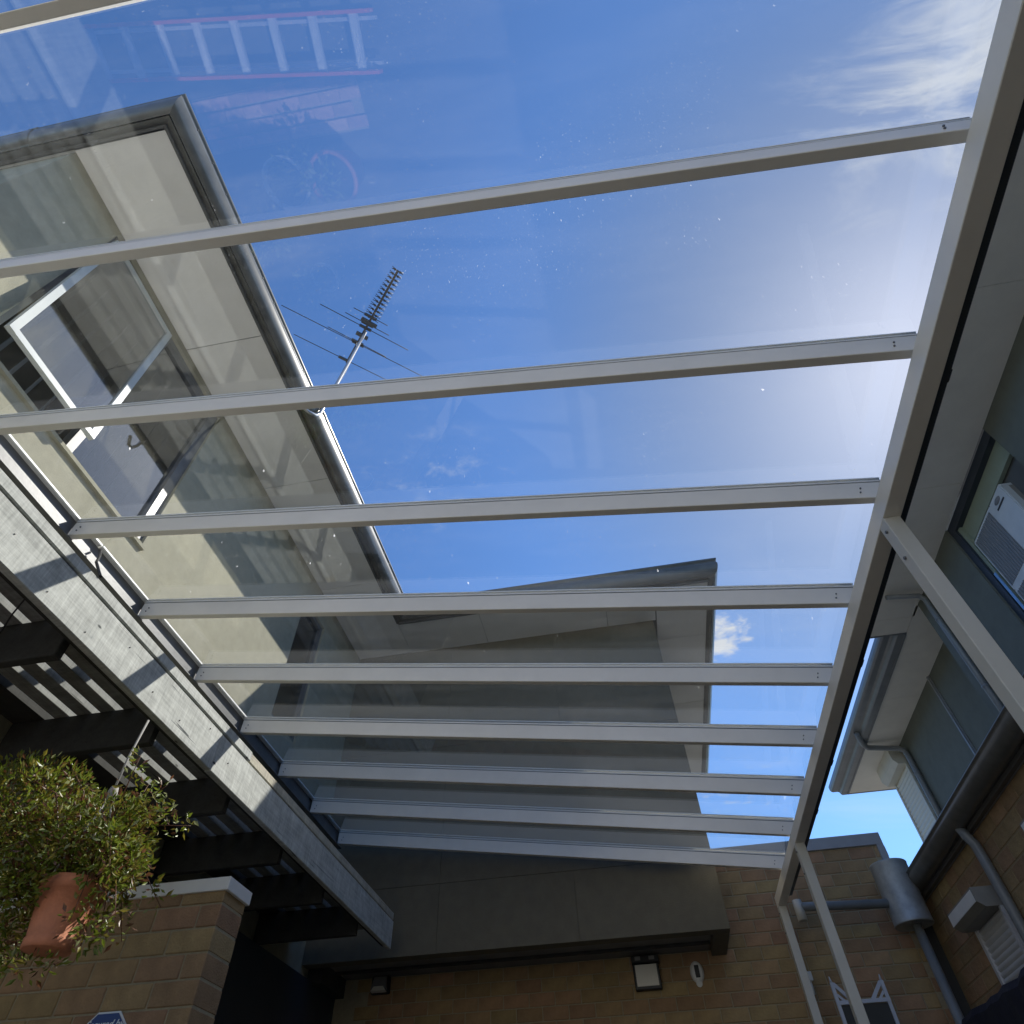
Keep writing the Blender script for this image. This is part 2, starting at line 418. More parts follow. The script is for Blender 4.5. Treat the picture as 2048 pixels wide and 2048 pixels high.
# ------------------------------------------------------------------ ground (seen only mirrored in the roof glass)
def ground():
    bm = BM(); v = [bm.verts.new(p) for p in ((-900, -900, GROUND), (900, -900, GROUND), (900, 900, GROUND), (-900, 900, GROUND))]
    bm.faces.new(v)
    tag(obj('ground', bm, 'ground_concrete'), None, None, kind='structure')
    path = bpy.data.objects.new('path', mesh('path', bx(-4.75, -2.75, 0.40, 0.93, GROUND, GROUND + 0.012), 'mortar'))
    C.objects.link(path); path['kind'] = 'structure'
    me = mesh('brick', bevel(bx(-0.112, 0.112, -0.053, 0.053, 0.0, 0.022), 0.004), 'paver')
    for j in range(4):
        for i in range(8):
            piece('brick', me, path, (-4.62 + i * 0.236 + (0.118 if j % 2 else 0), 0.47 + j * 0.128, GROUND + 0.012))
ground()

def bounce_wall():
    # added pale wall behind the eye, bounces sunlight onto the rafter faces
    W = thing('bounce_wall', 'tall pale wall added behind the camera to bounce sunlight', 'wall', (0, -4.5, GROUND))
    obj('wall', bx(-5.5, 2.2, -4.8, -4.5, GROUND, 5.9), 'bounce_wall_pale', W)
    obj('bounce_wall_top', bx(-5.55, 2.25, -4.85, -4.45, 5.902, 6.0), 'cap_grey', W)
bounce_wall()

# ------------------------------------------------------------------ the rendered house: left wing, back wing, block wall
XW, YB, ZS = -3.56, 7.416, 5.90                       # left wall plane, back wall plane, soffit height
RX = 3.07
XF, YN, YF, XR = -2.74, 0.40, 6.71, 1.69              # fascia lines: left, near end, back, right
BY = 8.304                                            # face of the block wall
MW, MH = 0.2822, 0.1255                               # block module
def gutter_profile(h=0.26, o=0.15):
    """(outward, up) from the bottom of the fascia to the bead on the lip"""
    p = [(0.0, 0.03), (0.045, 0.012), (0.06, 0.012)]
    for k in range(9):
        a = -math.pi / 2 + k / 8 * math.pi / 2
        p.append((0.06 + (o - 0.06) * math.cos(a) * 1.0, 0.012 + (h * 0.62) * (1 + math.sin(a))))
    p += [(o - 0.012, h * 0.70), (o - 0.012, h * 0.86), (o, h * 0.88), (o + 0.004, h * 0.94), (o, h), (o - 0.014, h)]
    return p
GP = gutter_profile()
def house():
    H = thing('house', 'two storey house with rendered upper walls, deep grey eaves and a tan block lower wall', 'house', (-3.5, 8.3, GROUND))
    # upper left wall with two openings
    bm = BM()
    W1 = (1.09, 2.98, 3.84, 5.82); W2 = (5.52, 6.16, 3.82, 5.50)
    t0 = XW - 0.22
    box(bm, t0, XW, 0.45, W1[0], 1.9, ZS + 0.1)
    box(bm, t0, XW, W1[0], W1[1], 1.9, W1[2]); box(bm, t0, XW, W1[0], W1[1], W1[3], ZS + 0.1)
    box(bm, t0, XW, W1[1], W2[0], 1.9, ZS + 0.1)
    box(bm, t0, XW, W2[0], W2[1], 1.9, W2[2]); box(bm, t0, XW, W2[0], W2[1], W2[3], ZS + 0.1)
    box(bm, t0, XW, W2[1], YB + 0.2, 1.9, ZS + 0.1)
    bmesh.ops.remove_doubles(bm, verts=bm.verts[:], dist=1e-5)
    obj('wall', bm, 'render_wall', H, 'pale rendered left wall with an open window')
    bm = BM(); box(bm, -8.6, t0 - 0.003, 0.45, 0.66, 1.9, ZS + 0.1)
    obj('wall', bm, 'render_wall', H)
    # back upper wall with its drop edge
    xs = [XW + 0.003, -2.10, -0.60, 0.895]; zs_ = [2.0, 2.66, 4.30, ZS + 0.1]
    for i in range(3):
        for j in range(3):
            obj('wall_panel', bx(xs[i] + (0.002 if i else 0), xs[i + 1] - (0.002 if i < 2 else 0), YB, YB + 0.012, zs_[j] + (0.002 if j else 0), zs_[j + 1] - 0.002), 'shaded_render', H)
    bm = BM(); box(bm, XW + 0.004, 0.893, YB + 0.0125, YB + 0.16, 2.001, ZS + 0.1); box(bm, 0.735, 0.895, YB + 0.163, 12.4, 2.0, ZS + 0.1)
    obj('wall', bm, 'shaded_render', H, 'back wall above the block wall, its render coloured darker for shade')
    bm = BM(); box(bm, XW + 0.003, 0.730, YB + 0.165, BY + 0.1, 2.06, 2.12)
    obj('overhang_lining', bm, 'grey_lining', H)
    bm = BM(); box(bm, XW + 0.003, 0.72, BY - 0.33, BY - 0.30, 2.03, 2.058)
    obj('lining_batten', bm, 'dark_underside', H)
    # left wing floor and lower left wall, coloured dark to imitate deep shade
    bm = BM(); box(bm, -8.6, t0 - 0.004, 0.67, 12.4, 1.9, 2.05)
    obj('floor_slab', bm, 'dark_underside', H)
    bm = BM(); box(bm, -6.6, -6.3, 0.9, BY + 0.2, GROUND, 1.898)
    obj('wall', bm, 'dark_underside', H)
    obj('shade_wall', bx(-3.62, -3.5, 4.16, BY + 0.005, GROUND, 1.897), 'dark_frame', H)  # added near-black wall, keeps the area behind the pier dark
    obj('gap_filler', bx(-3.95, -3.40, YB + 0.21, BY + 0.3, 1.885, 2.3), 'dark_underside', H)  # added dark block, closes a hole where sky showed through
    obj('dark_gap_fill', bx(2.895, RX + 0.007, BY + 0.04, BY + 0.2, GROUND, 2.32), 'dark_underside', H)  # added dark panel, stands in for the dark gap between the walls
    # soffit sheets with open joints
    def sheet(x0, x1, y0, y1): obj('soffit_panel', bx(x0, x1, y0, y1, ZS, ZS + 0.012), 'soffit_white', H)
    ys = [0.43, 2.22, 4.02, 5.82, 7.41]
    for a, b in zip(ys, ys[1:]): sheet(XW + 0.002, XF - 0.01, a + 0.004, b - 0.004)
    xs = [XF, -1.55, 0.25, 0.95]
    for a, b in zip(xs, xs[1:]): sheet(a + 0.004 - 0.01, b - 0.014, YF + 0.01, YB - 0.002)
    for a, b in ((6.72, 7.9), (7.9, 9.7), (9.7, 12.4)): sheet(0.952 if a < 7.5 else 0.90, XR - 0.01, a + 0.004, b - 0.004)
    sheet(-8.6, XW - 0.004, 0.43, 0.448)
    # fascia boards and gutters, mitred at the corners
    bm = BM(); box(bm, XF - 0.022, XF, YN, YF - 0.001, ZS - 0.012, ZS + 0.2); box(bm, -8.6, XF - 0.024, YN - 0.001, YN + 0.02, ZS - 0.012, ZS + 0.2)
    box(bm, XF, XR, YF, YF + 0.022, ZS - 0.012, ZS + 0.2); box(bm, XR - 0.022, XR, YF + 0.024, 12.6, ZS - 0.012, ZS + 0.2)
    obj('fascia', bm, 'fascia_grey', H)
    bm = BM(); strip(bm, [(XF + o, YN - o, ZS + z) for o, z in GP], [(XF + o, YF - o, ZS + z) for o, z in GP], True)
    g = obj('gutter', bm, 'gutter_grey', H)
    bm = BM()
    for k in range(24):
        y = 0.5 + k * 0.25
        if y < YF - 0.3: tube(bm, [(XF + 0.1395, y, ZS + 0.20), (XF + 0.150, y, ZS + 0.20)], 0.006, 6)
    obj('rivet', bm, 'fascia_grey', g, stuff=True)
    bm = BM(); strip(bm, [(-8.6, YN - o, ZS + z) for o, z in GP], [(XF + o, YN - o, ZS + z) for o, z in GP], True)
    g2 = obj('gutter', bm, 'gutter_grey', H)
    for yy in (3.3,):
        bm = BM(); strip(bm, [(XF + o * 1.02, yy, ZS - 0.001 + z) for o, z in GP], [(XF + o * 1.02, yy + 0.06, ZS - 0.001 + z) for o, z in GP], True)
        obj('joint_sleeve', bm, 'gutter_grey', g)
    bm = BM(); strip(bm, [(-3.98, YN - o * 1.03, ZS - 0.002 + z) for o, z in GP], [(-3.9, YN - o * 1.03, ZS - 0.002 + z) for o, z in GP], True)
    obj('joint_sleeve', bm, 'gutter_grey', g2)
    bm = BM(); strip(bm, [(XF + o, YF - o, ZS + z) for o, z in GP], [(XR + o, YF - o, ZS + z) for o, z in GP], True)
    obj('gutter', bm, 'gutter_grey', H)
    bm = BM(); strip(bm, [(XR + o, YF - o, ZS + z) for o, z in GP], [(XR + o, 12.6, ZS + z) for o, z in GP], True)
    obj('gutter', bm, 'gutter_grey', H)
    # low hipped metal roof
    bm = BM()
    zr, pk = ZS + 0.19, 0.32
    a = [bm.verts.new(p) for p in ((XF, YN, zr), (XF, YF, zr), (XR, YF, zr), (XR, 12.6, zr), (-9, 12.6, zr), (-9, YN, zr),
                                   (-5.9, YN + 3.1, zr + 3.1 * pk), (-5.9, 9.6, zr + 3.1 * pk), (-1.4, 9.65, zr + 3.1 * pk))]
    for f in ((0, 1, 7, 6), (1, 2, 8, 7), (2, 3, 8), (3, 4, 7, 8), (4, 5, 6, 7), (5, 0, 6)): bm.faces.new([a[i] for i in f])
    obj('roof', bm, 'roof_metal', H)
    # window with an awning sash on the left and a fixed pane on the right
    win = obj('window', BM(), 'window_frame', H)
    y0, y1, z0, z1 = W1; xf0, xf1 = XW - 0.12, XW - 0.03; ym = 2.03
    bm = BM()
    box(bm, xf0, xf1, y0, y0 + 0.05, z0, z1); box(bm, xf0, xf1, y1 - 0.10, y1, z0, z1)
    box(bm, xf0, xf1, y0 + 0.05, y1 - 0.10, z0, z0 + 0.05); box(bm, xf0, xf1, y0 + 0.05, y1 - 0.10, z1 - 0.06, z1)
    box(bm, xf0 + 0.002, xf1 - 0.002, ym - 0.035, ym + 0.035, z0 + 0.05, z1 - 0.06)
    obj('frame', bm, 'window_frame', win)
    obj('sill', bx(XW - 0.02, XW + 0.03, y0 - 0.02, y1 + 0.02, z0 - 0.035, z0 - 0.002), 'render_wall', win)
    obj('pane', bx(XW - 0.08, XW - 0.074, ym + 0.035, y1 - 0.10, z0 + 0.05, z1 - 0.06), 'window_glass', win)
    # sash hinged at the head, pushed out at the foot
    sy0, sy1, st, sb = y0 + 0.02, ym - 0.02, z1 - 0.05, z0 + 0.10
    ang = math.atan2(0.14, st - sb); hinge = Vector((XW + 0.005, 0, st))
    def tilt(bm): return rotpts(bm, hinge, 'Y', -ang)
    bm = BM(); fw = 0.055
    box(bm, XW - 0.02, XW + 0.02, sy0, sy0 + fw, sb, st); box(bm, XW - 0.02, XW + 0.02, sy1 - fw, sy1, sb, st)
    box(bm, XW - 0.018, XW + 0.018, sy0 + fw, sy1 - fw, sb, sb + fw); box(bm, XW - 0.018, XW + 0.018, sy0 + fw, sy1 - fw, st - fw, st)
    obj('sash', tilt(bm), 'sash_white', win, 'white awning sash pushed open at the bottom')
    obj('pane', tilt(bx(XW - 0.003, XW + 0.003, sy0 + fw, sy1 - fw, sb + fw, st - fw)), 'window_glass', win)
    bm = BM(); tube(bm, [(XW - 0.06, sy1 - 0.1, z0 + 0.06), (XW + 0.09, sy1 - 0.16, z0 + 0.16)], 0.008, 6)
    obj('stay', bm, 'window_frame', win)
    # vertical blinds in the room behind
    bm = BM(); n = 0
    for k in range(11):
        y = y0 + 0.10 + k * 0.165
        bar(bm, (XW - 0.34, y, z0 + 0.12), (XW - 0.34, y, z1 - 0.12), 0.11, 0.004, (0.55, 0.83, 0))
    obj('blind', bm, 'blind_grey', win)
    bm = BM(); pts = []
    for k in range(10):
        for q in range(6):
            s = q / 6; pts.append((XW - 0.34, y0 + 0.10 + (k + s) * 0.165, z0 + 0.11 - 0.06 * math.sin(math.pi * s)))
    tube(bm, pts, 0.004, 5); obj('blind_chain', bm, 'black_plastic', win)
    bm = BM(); box(bm, XW - 2.4, XW - 0.23, 0.67, 4.5, 3.2, 3.25); box(bm, XW - 2.4, XW - 2.35, 0.67, 4.5, 3.25, 5.87); box(bm, XW - 2.4, XW - 0.23, 4.45, 4.5, 3.25, 5.87); box(bm, XW - 2.4, XW - 0.23, 0.67, 4.45, 5.87, 5.895)
    obj('room', bm, 'room_dark', H)
    # narrow dark window by the inner corner
    win2 = obj('window', BM(), 'window_frame', H, 'narrow dark window beside the inner corner')
    y0, y1, z0, z1 = W2
    bm = BM(); box(bm, xf0, xf1, y0, y0 + 0.05, z0, z1); box(bm, xf0, xf1, y1 - 0.05, y1, z0, z1); box(bm, xf0, xf1, y0 + 0.05, y1 - 0.05, z0, z0 + 0.05); box(bm, xf0, xf1, y0 + 0.05, y1 - 0.05, z1 - 0.05, z1)
    obj('frame', bm, 'window_frame', win2)
    obj('pane', bx(XW - 0.08, XW - 0.074, y0 + 0.05, y1 - 0.05, z0 + 0.05, z1 - 0.05), 'dark_window_glass', win2)
    obj('reveal', bx(XW - 0.4, XW - 0.215, y0 - 0.1, y1 + 0.1, z0 - 0.1, z1 + 0.1), 'dark_frame', win2)
    # block wall of the ground floor, standing higher to the right of the overhang
    obj('wall_core', box(bx(-8.6, 0.89, BY + 0.008, BY + 0.24, GROUND, 2.055), 0.89, 2.893, BY + 0.008, BY + 0.24, GROUND, 3.0), 'mortar', H)
    me = block_mesh(MW - 0.010, 0.1, MH - 0.010); hf = block_mesh(MW / 2 - 0.010, 0.1, MH - 0.010)
    top = 2.678 + 3 * MH - 0.02
    for r in range(15):
        zc_ = 2.678 + 2 * MH - (r + 0.5) * MH
        off = 1.121 + (MW / 2 if r % 2 else 0)
        k0 = int((-3.05 - off) / MW) - 1
        for k in range(k0, 8):
            xa, xb = off + k * MW, off + (k + 1) * MW
            if xb > 2.9: continue
            if zc_ > 2.0 and xa < 0.86:
                if xb > 0.93: obj('block', bevel(bx(0.898, xb - 0.005, BY, BY + 0.1, zc_ - (MH - 0.01) / 2, zc_ + (MH - 0.01) / 2), 0.005), 'block', H)
                continue
            if zc_ < 1.55 and xa > 1.2 and False: continue
            if zc_ < 1.2: continue
            piece('block', me, H, ((xa + xb) / 2, BY + 0.05, zc_))
        xe = off + (int((2.9 - off) / MW)) * MW
        if 2.893 - xe > 0.06 and zc_ > 1.2:
            piece('block', hf, H, (xe + MW / 4, BY + 0.05, zc_))
    # cap flashing along the top and down the end of the block wall
    bm = BM(); box(bm, 0.9, 2.935, BY - 0.03, BY + 0.27, 2.935, 3.06); box(bm, 2.86, 2.935, BY - 0.03, BY + 0.27, 2.2, 2.933)
    obj('wall_cap', bm, 'cap_grey', H)
house()

# ------------------------------------------------------------------ glass patio roof
XI, XO = 1.504, 1.592
SL = 0.1384
def zb(x): return 2.406 + SL * (XI + 0.09 - x)
XL = -3.262
def yr(i): return 0.665 + 0.8186 * (i - 1)           # near face of rafter i at the front beam
SK = 0.100 / (XI - XL)
def ry(i, x): return yr(i) - SK * (XI - x)
def patio():
    P = thing('patio_roof', 'glass patio roof on cream aluminium rafters and slim square posts', 'patio roof', (1.5, 2.4, GROUND))
    RW, RH = 0.044, 0.122
    def sect(i, o0, o1, z0, z1, x0=XL, x1=XO + 0.004):
        return [(x0, ry(i, x0) + o0, zb(x0) + z0), (x1, ry(i, x1) + o0, zb(x1) + z0), (x1, ry(i, x1) + o1, zb(x1) + z0), (x0, ry(i, x0) + o1, zb(x0) + z0),
                (x0, ry(i, x0) + o0, zb(x0) + z1), (x1, ry(i, x1) + o0, zb(x1) + z1), (x1, ry(i, x1) + o1, zb(x1) + z1), (x0, ry(i, x0) + o1, zb(x0) + z1)]
    for i in range(-1, 10):
        bm = hexa(BM(), sect(i, 0, RW, 0, RH)); bevel(bm, 0.0025)
        r = obj('rafter', bm, 'cream_aluminium', P)
        obj('glazing_bead', hexa(BM(), sect(i, 0.0005, RW - 0.0005, RH + 0.006, RH + 0.018)), 'white_trim', r)
        obj('gasket', hexa(BM(), sect(i, 0.005, RW - 0.005, RH + 0.0003, RH + 0.0057)), 'black_plastic', r)
        obj('pressure_cap', hexa(BM(), sect(i, 0.0, RW, RH + 0.031, RH + 0.038)), 'cream_aluminium', r)
        bm = BM()
        for xx in (XL + 0.05, XI - 0.045):
            for q, zz in ((0.0, 0.04), (0.012, 0.07)):
                y = ry(i, xx + q); tube(bm, [(xx + q, y - 0.006, zb(xx) + zz), (xx + q, y + 0.001, zb(xx) + zz)], 0.0045, 8)
        obj('bolt', bm, 'channel_metal', r)
    for i in range(-1, 9):
        x0, x1 = XL, XO + 0.03
        q = []
        for z in (RH + 0.019, RH + 0.028):
            q += [(x0, ry(i, x0) + RW * 0.6, zb(x0) + z), (x1, ry(i, x1) + RW * 0.6, zb(x1) + z), (x1, ry(i + 1, x1) + RW * 0.4, zb(x1) + z), (x0, ry(i + 1, x0) + RW * 0.4, zb(x0) + z)]
        obj('glass_pane', hexa(BM(), q), 'roof_glass', P)
    # front beam, its gutter, and the posts
    ye = 8.0
    bm = bevel(bx(XI, XO, -2.2, ye, 2.303, 2.404), 0.003)
    obj('front_beam', bm, 'cream_aluminium', P)
    gp = [(0.004, 2.52), (0.004, 2.345), (0.012, 2.335), (0.05, 2.335), (0.062, 2.35), (0.062, 2.49), (0.07, 2.5), (0.07, 2.52)]
    bm = BM(); strip(bm, [(XO + o, -2.2, z) for o, z in gp], [(XO + o, ye - 0.25, z) for o, z in gp])
    g = obj('gutter', bm, 'dark_frame', P)
    for y in (1.57, 2.55, 3.62, 4.9, 5.75):
        bm = BM(); strip(bm, [(XO + o * 1.04, y, z - 0.004) for o, z in gp], [(XO + o * 1.04, y + 0.05, z - 0.004) for o, z in gp])
        obj('gutter_bracket', bm, 'dark_frame', g)
    for y in (2.34, 6.28, 7.915):
        bm = bevel(bx(XI - 0.001, XI + 0.079, y, y + 0.08, GROUND, 2.302), 0.003)
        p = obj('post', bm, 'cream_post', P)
        bm = BM()
        for z in (2.24, 2.06): tube(bm, [(XI - 0.010, y + 0.04, z), (XI, y + 0.04, z)], 0.008, 8)
        obj('bolt', bm, 'channel_metal', p)
    bm = BM(); bar(bm, (XI - 0.004, 6.20, 2.31), (XI - 0.004, 6.20, 2.5), 0.02, 0.002, (1, 0, 0))
    # ledger channel on the house side: web, lower flange, pale upper lip
    bm = BM(); box(bm, XL - 0.045, XL - 0.025, -2.2, 7.2, zb(XL) - 0.03, zb(XL) + 0.15)
    led = obj('ledger_channel', bm, 'channel_metal', P)
    obj('flange', bx(XL - 0.024, XL + 0.03, -2.2, 7.2, zb(XL) - 0.03, zb(XL) - 0.022), 'channel_metal', led)
    bm = BM(); box(bm, XL - 0.024, XL + 0.012, -2.2, 2.45, zb(XL) + 0.148, zb(XL) + 0.162); box(bm, XL - 0.024, XL + 0.018, 2.456, 7.2, zb(XL) + 0.146, zb(XL) + 0.158)
    obj('lip', bm, 'white_trim', led)
    bm = BM()
    for k in range(9):
        y = -1.6 + k * 1.05; box(bm, XW, XL - 0.046, y, y + 0.04, zb(XL) - 0.01, zb(XL) + 0.03)
    obj('bracket', bm, 'channel_metal', led)
patio()

# ------------------------------------------------------------------ timber pergola
TX, TZ0, TZJ, TZ1 = -2.454, 1.967, 2.213, 2.284
def pergola():
    P = thing('timber_pergola', 'weathered grey timber pergola with a deep beam, dark joists and slats', 'pergola', (-2.5, 3.0, GROUND))
    b = 0.004
    obj('beam', bevel(bx(TX - 0.045, TX, -1.6, 3.34, TZ0, TZJ - 0.004), b), 'grey_timber', P)
    obj('beam', bevel(bx(TX - 0.045, TX - 0.001, 3.345, 7.03, TZ0 - 0.002, TZJ - 0.005), b), 'grey_timber', P)
    ys = [(-1.6, 3.72, 0.006, 'grey_timber'), (3.723, 7.03, -0.004, 'pale_timber')]
    for y0, y1, o, m in ys:
        obj('batten', bevel(bx(TX - 0.05, TX + o, y0, y1, TZJ + 0.004, TZ1), 0.006), m, P)
    obj('inner_beam', bx(TX - 0.10, TX - 0.048, -1.6, 7.03, TZ0 + 0.03, TZ1 - 0.02), 'stained_timber', P)
    for y in (-0.35, 0.40, 1.22, 2.04, 2.86, 3.74, 4.60, 5.45, 6.30):
        obj('joist', bevel(bx(XW + 0.003, TX - 0.101, y, y + 0.05, 1.90, 2.148), b), 'stained_timber', P)
    for k, x in enumerate((-2.735, -2.885, -3.038, -3.187)):
        obj('slat', bevel(bx(x - 0.098 + 0.0, x, -1.6, 7.0, 2.15, 2.225), b), 'slat_timber', P)
    obj('slat', bevel(bx(-2.68, -2.57, -1.6, 7.0, 2.15, 2.225), b), 'slat_timber', P)
    obj('wall_plate', bx(XW + 0.003, -3.345, -1.6, 7.0, 2.15, 2.24), 'stained_timber', P)
    bm = BM(); r = random.Random(3)
    for k in range(12):
        y = 0.3 + k * 0.29; z = TZ0 + 0.05 + 0.15 * r.random(); tube(bm, [(TX - 0.002, y, z), (TX + 0.004, y, z)], 0.004, 6)
    obj('nail', bm, 'black_plastic', P)
pergola()

# ------------------------------------------------------------------ block pier
PX, PY = -2.448, 3.88
def pier():
    P = thing('block_pier', 'tan concrete block pier with a pale metal cap behind the hanging plant', 'pier', (-3.2, 4.0, GROUND))
    obj('pier_core', bx(-4.4, PX - 0.008, PY + 0.008, PY + 0.262, GROUND, 1.47), 'mortar', P)
    full = block_mesh(MW - 0.010, 0.27, MH - 0.010); half = block_mesh(MW / 2 - 0.010, 0.27, MH - 0.010)
    for r in range(9):
        z = 1.4045 + MH - (r + 0.5) * MH
        x = PX; first = True
        while x > -4.3:
            wd = MW / 2 if (first and r % 2 == 1) else MW
            piece('block', half if wd < MW * 0.9 else full, P, (x - wd / 2, PY + 0.135, z)); x -= wd; first = False
    bm = bevel(bx(-4.42, PX + 0.014, PY - 0.015, PY + 0.285, 1.470, 1.545), 0.003)
    obj('cap', bm, 'white_trim', P)
pier()

# ------------------------------------------------------------------ the brick house on the right
RX, RZ = 3.07, 5.6
def right_house():
    H = thing('brick_house', 'brick house with a grey gutter and a dark green upper storey', 'house', (4.0, 3.0, GROUND))
    obj('wall_core', bx(RX + 0.004, RX + 0.25, -4, BY + 0.24, GROUND, 2.3), 'mortar_tan', H)
    wy = MW - 0.010
    me = mesh('block', bevel(bx(-0.05, 0.05, -wy / 2, wy / 2, -(MH - 0.01) / 2, (MH - 0.01) / 2), 0.005), 'block')
    for r in range(9):
        z = 2.30 - (r + 0.5) * MH
        for k in range(17):
            y = BY - (k + 0.5) * MW + (MW / 2 if r % 2 else 0)
            if y + MW / 2 > BY + 0.05: continue
            piece('block', me, H, (RX + 0.05, y, z))
    obj('fascia', bx(RX - 0.06, RX - 0.02, -4, 8.7, 2.295, 2.42), 'fascia_grey', H)
    obj('eave_lining', bx(RX - 0.019, RX + 0.05, -4, 8.7, 2.301, 2.312), 'cap_grey', H)
    gp = [(0.0, 2.335), (0.03, 2.325)]
    for k in range(9):
        a = -math.pi / 2 + k / 8 * math.pi / 2; gp.append((0.045 + 0.10 * math.cos(a), 2.325 + 0.10 * (1 + math.sin(a))))
    gp += [(0.138, 2.45), (0.152, 2.455), (0.152, 2.468), (0.14, 2.47)]
    bm = BM(); strip(bm, [(RX - 0.06 - o, -4, z) for o, z in gp], [(RX - 0.06 - o, 8.75, z) for o, z in gp], True)
    obj('gutter', bm, 'gutter_grey', H)
    bm = BM(); v = [bm.verts.new(p) for p in ((RX - 0.2, -4, 2.44), (5.02, -4, 2.95), (5.02, 13.5, 2.95), (RX - 0.2, 13.5, 2.44), (RX - 0.2, -4, 2.40), (5.02, -4, 2.91), (5.02, 13.5, 2.91), (RX - 0.2, 13.5, 2.40))]
    for f in ((0, 1, 2, 3), (4, 7, 6, 5)): bm.faces.new([v[i] for i in f])
    obj('lower_roof', bm, 'roof_metal', H)
    # upper storey: nearer bay, farther recessed wall
    XA, XB, YC = 4.46, 5.02, 7.45
    wy0, wy1, wz0 = 4.55, 5.95, 3.4
    zt = RZ - 0.12
    bm = BM(); box(bm, XA, XA + 0.16, -4, wy0, 2.5, RZ); box(bm, XA, XA + 0.16, wy1 + 0.12, YC, 2.5, RZ); box(bm, XA, XA + 0.16, wy0, wy1 + 0.12, 2.5, wz0)
    box(bm, XA + 0.16, XB + 0.1, YC - 0.16, YC, 2.5, RZ)
    obj('wall', bm, 'dark_green_wall', H, 'dark green upper wall of the nearer bay')
    bm = BM(); box(bm, XB, XB + 0.16, YC + 0.001, 9.24, 2.5, RZ); box(bm, XB, XB + 0.16, 9.34, 12.3, 2.5, RZ); box(bm, XB + 0.001, XB + 0.16, 9.24, 9.34, 2.5, RZ)
    obj('wall', bm, 'dark_green_wall', H)
    obj('corner_trim', bx(XA - 0.012, XA - 0.001, 7.24, 7.452, 2.6, RZ - 0.004), 'dark_green_wall', H)
    obj('cover_strip', box(bx(XB - 0.03, XB - 0.001, 9.27, 9.31, 2.6, RZ - 0.01), XB - 0.012, XB - 0.001, 9.245, 9.335, 2.6, RZ - 0.011), 'pipe_grey', H, 'pale vertical cover strip')
    # window opening filled by the air conditioner
    win = obj('window', BM(), 'dark_frame', H)
    bm = BM(); box(bm, XA + 0.03, XA + 0.16, wy1 + 0.02, wy1 + 0.119, wz0, zt); box(bm, XA + 0.03, XA + 0.16, wy0, wy1 + 0.119, zt, RZ - 0.001)
    obj('frame', bm, 'dark_frame', win)
    bm = BM(); box(bm, XA + 0.06, XA + 0.15, wy1 - 0.03, wy1 + 0.018, wz0, zt - 0.002); box(bm, XA + 0.10, XA + 0.15, wy0, wy1 - 0.031, 5.24, zt - 0.002)
    obj('infill_panel', bm, 'pale_green_wall', win)
    obj('blue_strip', bx(XA + 0.02, XA + 0.028, wy1 - 0.055, wy1 - 0.02, 3.5, 4.72), 'strip_blue', win, 'blue strip along the window reveal')  # narrow strip of blue colour beside the reveal
    obj('room', bx(XA + 0.165, XA + 0.2, wy0 - 0.1, wy1 + 0.2, wz0, RZ - 0.002), 'room_dark', win)
    # soffits in sheets
    for a, b in ((-4, 0.5), (0.5, 2.9), (2.9, 5.3), (5.3, 7.7), (7.7, 8.06)):
        obj('soffit_panel', bx(3.842, XA - 0.001 if a < 7.4 else 4.428, a + 0.003, b - 0.003, RZ - 0.012, RZ), 'pale_soffit', H)
    for a, b in ((7.46, 8.6), (8.6, 9.8), (9.8, 11.2), (11.2, 13.09)):
        obj('soffit_panel', bx(4.432, XB + 0.3 if a > 12 else XB - 0.001, a + 0.003, b - 0.003, RZ - 0.012, RZ), 'pale_soffit', H)
    obj('soffit_panel', bx(XB + 0.001, XB + 1.5, 12.305, 13.087, RZ - 0.012, RZ), 'pale_soffit', H)
    bm = BM(); box(bm, 3.80, 3.838, -4, 8.06, RZ - 0.03, RZ + 0.16); box(bm, 3.84, 4.43, 8.062, 8.085, RZ - 0.02, RZ + 0.16)
    box(bm, 4.405, 4.429, 8.087, 13.09, RZ - 0.03, RZ + 0.14); box(bm, 4.43, 6.5, 13.092, 13.11, RZ - 0.02, RZ + 0.14)
    obj('fascia', bm, 'pipe_grey', H)
    gp = [(0.0, -0.02), (0.09, -0.02), (0.11, 0.0), (0.125, 0.035), (0.15, 0.05), (0.24, 0.05)]
    gp += [(0.27, 0.065), (0.285, 0.10), (0.285, 0.16)]
    A = [(4.405 - o, 8.087, RZ + z) for o, z in gp]; B = [(4.405 - o, 13.11, RZ + z) for o, z in gp]
    bm = BM(); va, vb = strip(bm, A, B)
    bm.faces.new(vb + [bm.verts.new((4.405, 13.11, RZ + 0.16))])
    obj('gutter', bm, 'pipe_grey', H)
    A = [(3.80 - o * 0.5, -4, RZ + z) for o, z in gp]; B = [(3.80 - o * 0.5, 8.06, RZ + z) for o, z in gp]
    bm = BM(); strip(bm, A, B); obj('gutter', bm, 'pipe_grey', H)
    bm = BM(); v = [bm.verts.new(p) for p in ((3.67, -4, RZ + 0.16), (3.67, 8.06, RZ + 0.16), (4.15, 8.06, RZ + 0.165), (4.15, 13.11, RZ + 0.165), (7.5, 13.11, RZ + 1.1), (7.5, -4, RZ + 1.2))]
    bm.faces.new(v); obj('roof', bm, 'roof_metal', H)
    # downpipes: near bay, far bay, ground floor
    bm = BM(); tube(bm, [(3.95, 7.14, RZ - 0.06), (4.36, 7.17, RZ - 0.08), (4.41, 7.18, RZ - 0.14), (4.415, 7.19, RZ - 0.3), (4.415, 7.19, 2.7)], 0.035)
    d = obj('downpipe', bm, 'pipe_grey', H)
    bm = BM()
    for z in (5.1, 4.1): tube(bm, [(4.415, 7.19, z), (4.415, 7.19, z + 0.03)], 0.040)
    obj('pipe_collar', bm, 'pipe_grey', d)
